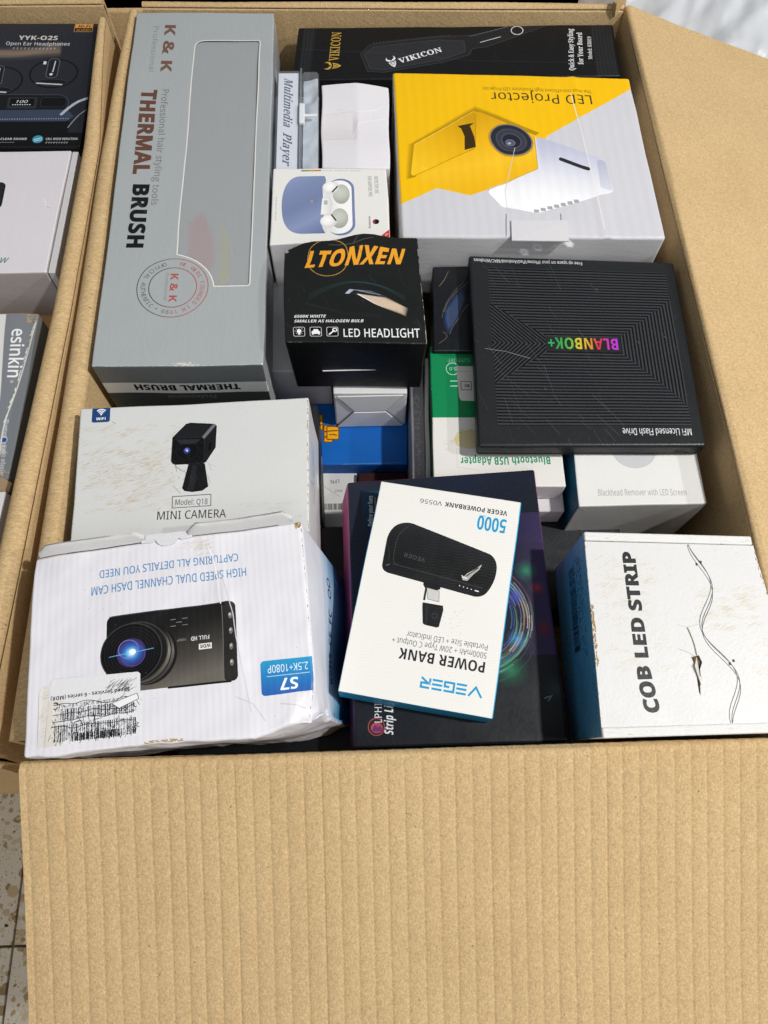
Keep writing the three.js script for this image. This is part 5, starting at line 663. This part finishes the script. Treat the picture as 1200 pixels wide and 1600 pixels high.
// ------------------------------------------------------------------ packages in the carton beside it
{
  const W = 161.2, L = 137.2;
  const top = print(W, L, 6, '#22242b', (g) => {
    g.fillStyle = grad(g, 0, 0, W, 60, ['#202228', '#2b2d35', '#23252d']); g.fillRect(0, 0, W, L); for (let i = 0; i < 60; i++) { g.globalAlpha = 0.05; curve(g, [[50, 34 + rr(-5, 8)], [90, 38 + rr(-7, 7)], [130, 30 + rr(-6, 8)]], '#9a8069', rr(2, 7)); } g.globalAlpha = 1;
    T(g, 'YYK-O2S', 96, 20, 0, 32, 4.8, { bold: true, color: '#d8cfc6' }); T(g, 'Open Ear Headphones', 86.5, 26.6, 0, 52, 4, { color: '#d9dadc' }); for (let i = 0; i < 12; i++) { line(g, [[93 + i * 3, 30], [94.6 + i * 3, 29.6]], '#b9babd', 0.4); line(g, [[94.2 + i * 3, 29.4], [93.6 + i * 3, 31.6]], '#b9babd', 0.35); }
    rrect(g, 139.8, 0.8, 14.6, 9.4, 0.6, '#15110c', '#c98f4a', 0.5); g.fillStyle = '#d89c50'; g.fillRect(140.2, 1.2, 13.8, 4.6); T(g, 'Hi-Fi', 142, 5.2, 0, 10.4, 3.2, { bold: true, italic: true, color: '#1a120a' }); T(g, 'AUDIO', 141.4, 9.4, 0, 11.6, 2.6, { color: '#d89c50' });
    for (const [x, y] of [[85, 62], [128, 53]]) { ell(g, x + 2, y + 6, 19, 16, null, '#0c0d10', 1.5); rrect(g, x - 4, y - 11, 9, 22, 3.6, '#1a1c20', '#5a5f68', 0.7); line(g, [[x + 1.5, y - 8], [x + 1, y + 4]], '#c9ced4', 1); g.fillStyle = '#d9dde2'; g.fillRect(x - 8, y - 8, 2.4, 3.6); ell(g, x, y + 7, 1.4, 1.4, '#d9dde2'); ell(g, x + 1, y + 16, 13, 3.4, '#15161a', '#3c4048', 0.4); line(g, [[x - 10, y + 17], [x + 10, y + 18.6]], '#c3c8cf', 1.4); }
    rrect(g, 60, 83, 86, 20, 9, '#15161a', '#3f434b', 0.8); rrect(g, 98, 86, 23, 12, 1.6, '#2c2f35'); rrect(g, 100, 87.4, 19, 8, 1.2, '#07080a'); T(g, '100', 103.5, 92, 0, 10, 3, { italic: true, color: '#e6eaf0' }); for (let i = 0; i < 8; i++) { g.fillStyle = '#e6eaf0'; g.fillRect(102 + i * 1.9, 93.4, 1.1, 0.9); } rrect(g, 124, 86, 20, 10, 3, '#0c0d0f', '#33363d', 0.4);
    poly(g, [[60, 100], [146, 99], [152, 106], [146, 112], [60, 113]], '#3a4358'); for (let i = 0; i < 46; i++) { g.fillStyle = '#9aa0ab'; g.fillRect(62 + i * 1.9, 109 - i * 0.02, 0.9, 0.9); } rrect(g, 60, 111.5, 90, 12, 1, '#0d0e10'); curve(g, [[142, 104], [150, 92], [162, 86]], '#aeb6c0', 2.4); curve(g, [[149, 118], [154, 106], [162, 98]], '#8d95a0', 0.8);
    g.fillStyle = '#0b0c0d'; g.fillRect(0, 123, W, 15); T(g, 'CLEAR SOUND', 98, 130.6, 0, 21, 2.1, { bold: true, color: '#d0d2d4' }); ell(g, 127.4, 130, 4.2, 4, '#3f93ad'); line(g, [[124.6, 130.6], [130, 128.6]], '#d3ecf2', 0.7); line(g, [[125, 132], [130.6, 130.6]], '#d3ecf2', 0.6); T(g, 'CALL NOISE REDUCTION', 133.6, 130.6, 0, 25, 2.1, { bold: true, color: '#d0d2d4' }); for (let i = 0; i < 9; i++) { line(g, [[134 + i * 2, 133.4], [135.3 + i * 2, 133]], '#bfc1c3', 0.35); line(g, [[135 + i * 2, 132.6], [134.6 + i * 2, 134.6]], '#bfc1c3', 0.3); if (i < 6) line(g, [[98 + i * 2, 133.4], [99.3 + i * 2, 133]], '#bfc1c3', 0.35); }
    scratches(g, W, L, '#4a4e56', 16, 14);
  }, 3);
  pack({ name: 'headphone_box', label: 'dark box with pictured open ear headphones, farthest in the cut-off carton', category: 'box', q: [[-0.3717, -0.6223], [-0.2092, -0.6205], [-0.2112, -0.483], [-0.3677, -0.4855]], y: 0.388, t: 0.05, base: BLACK, faces: { top: card(top, { rough: 0.4 }) } });
  const ph = print(107.4, 121.5, 6, '#dcd8dd', (g) => { rrect(g, -40, 33.6, 101.4, 26, 4, '#24262a', '#0c0d0e', 1); T(g, 'view', 58, 111.4, 0, 17.5, 6.4, { italic: true, color: '#2e6a44', skew: 0.1 }); line(g, [[94, 50], [97, 58]], '#f0edf0', 0.7); line(g, [[97, 58], [101, 60]], '#bdb8be', 0.5); wear(g, 107, 121, '#f0eef0', 14, 0.4); });
  const b = pack({ name: 'phone_box', label: 'plain white box with a dark phone corner pictured at the cut-off edge', category: 'box', q: [[-0.3218, -0.482], [-0.2185, -0.4817], [-0.2218, -0.3663], [-0.3211, -0.3667]], y: 0.385, t: 0.05, base: flat(0.55, 0.51, 0.5), faces: { top: card(ph) } });
  const e = new RoundedBoxGeometry(0.0046, 0.046, 0.1152, 2, 0.0005); part('sleeve_side', e.rotateY(-0.028).translate(-0.217, 0.3612, -0.424), flat(0.7, 0.69, 0.7), b.root, 'edge of the outer sleeve');
  const es = print(65.7, 127, 8, '#7d8186', (g) => { poly(g, [[0, 0], [43.9, 0], [50, 62], [56, 127], [0, 127]], '#dcdad8'); T(g, 'esinkin', 50.6, 13, 86.5, 40, 8.6, { color: '#eef0f1', stroke: 0.5 }); T(g, '®', 55, 54, 86, 2.4, 2, { color: '#ddd' }); T(g, 'Bluetooth music', 56, 84, 86, 26, 3, { color: '#d6d8da' }); T(g, 'audio adapter', 58, 103, 86, 22, 3, { color: '#d6d8da' }); ell(g, 58, 99.3, 2, 2, '#2b4f9a', '#dfe4ea', 0.4); curve(g, [[65, 6], [63.5, 30], [60, 62], [56, 88], [57, 112]], '#d7d3ca', 0.9); for (let i = 0; i < 50; i++) { const k = rnd(); line(g, [[64.5 - k * 8, 8 + k * 78], [64.5 - k * 8 + rr(-1, 0.6), 8 + k * 78 + rr(0.5, 3)]], '#e5e2da', rr(0.2, 0.6)); } g.fillStyle = '#b59b6c'; g.fillRect(0, 0, 65, 1); for (let i = 0; i < 34; i++) g.fillRect(rr(58, 65.7), rr(0, 7), rr(0.4, 1.8), rr(0.3, 1.2)); for (let i = 0; i < 20; i++) g.fillRect(rr(52, 65), rr(120, 127), rr(0.4, 2), rr(0.3, 1)); });
  const pe = pack({ name: 'audio_adapter_box', label: 'torn grey and white box with white lettering reading down its side', category: 'box', q: [[-0.2912, -0.3354], [-0.225, -0.3357], [-0.2265, -0.2077], [-0.2918, -0.2094]], y: 0.38, t: 0.05, base: flat(0.22, 0.23, 0.24), faces: { top: card(es, { rough: 0.45 }) }, dent: (u, v, w) => [0, w > 0.8 && u > 0.8 ? -0.002 * (u - 0.8) * 5 * (1 - Math.abs(v - 0.4)) : 0, 0] });
  const s = new THREE.Shape([[0, 0], [0.02, 0.001], [0.026, -0.003], [0.024, -0.009], [0.012, -0.007], [0, -0.009]].map((v) => new THREE.Vector2(...v)));
  part('torn_flap', new THREE.ExtrudeGeometry(s, { depth: 0.002, bevelEnabled: false }).rotateX(-1.3).translate(-0.25, 0.378, -0.2085), kraftEdge, pe.root, 'torn brown end flap');
  pack({ name: 'white_carton', label: 'white box nearest the viewer in the cut-off carton, only its corner showing', category: 'box', q: [[-0.2662, -0.2], [-0.2262, -0.1992], [-0.2305, -0.1042], [-0.2705, -0.1054]], y: 0.38, t: 0.05, base: WHITE, faces: {} });
}

// ------------------------------------------------------------------ unseen lamps, placed out of view to light the cartons: fitting, glowing face and its light
for (const l of LAMPS) {
  const o = thing('unseen_ceiling_lamp', l.label, 'lamp', l.at); o.lookAt(...l.aim); o.updateMatrixWorld();
  const body = new THREE.Mesh(new RoundedBoxGeometry(l.size + 0.03, l.size + 0.03, 0.04, 2, 0.006).translate(0, 0, -0.025), flat(0.7, 0.7, 0.7)); body.name = 'housing'; o.add(body);
  const face = new THREE.Mesh(new THREE.BoxGeometry(l.size, l.size, 0.003), new THREE.MeshStandardMaterial({ color: 0xffffff, emissive: 0xffffff, emissiveIntensity: 4 })); face.name = 'diffuser'; o.add(face);
  const light = new THREE.RectAreaLight(new THREE.Color(1, 0.985, 0.96), l.power, l.size, l.size); light.name = 'unseen_lamp_light'; light.position.copy(new THREE.Vector3(0, 0, 0.006).applyMatrix4(o.matrixWorld)); scene.add(light); light.lookAt(...l.aim);
}
{ const light = new THREE.RectAreaLight(new THREE.Color(0.97, 0.98, 1), SOFT.power, SOFT.w, SOFT.h); light.name = 'unseen_soft_light'; light.position.set(...SOFT.at); scene.add(light); light.lookAt(...SOFT.aim); }  // unseen broad light without a fitting, softens shade on near-facing sides

renderer.render(scene, camera);
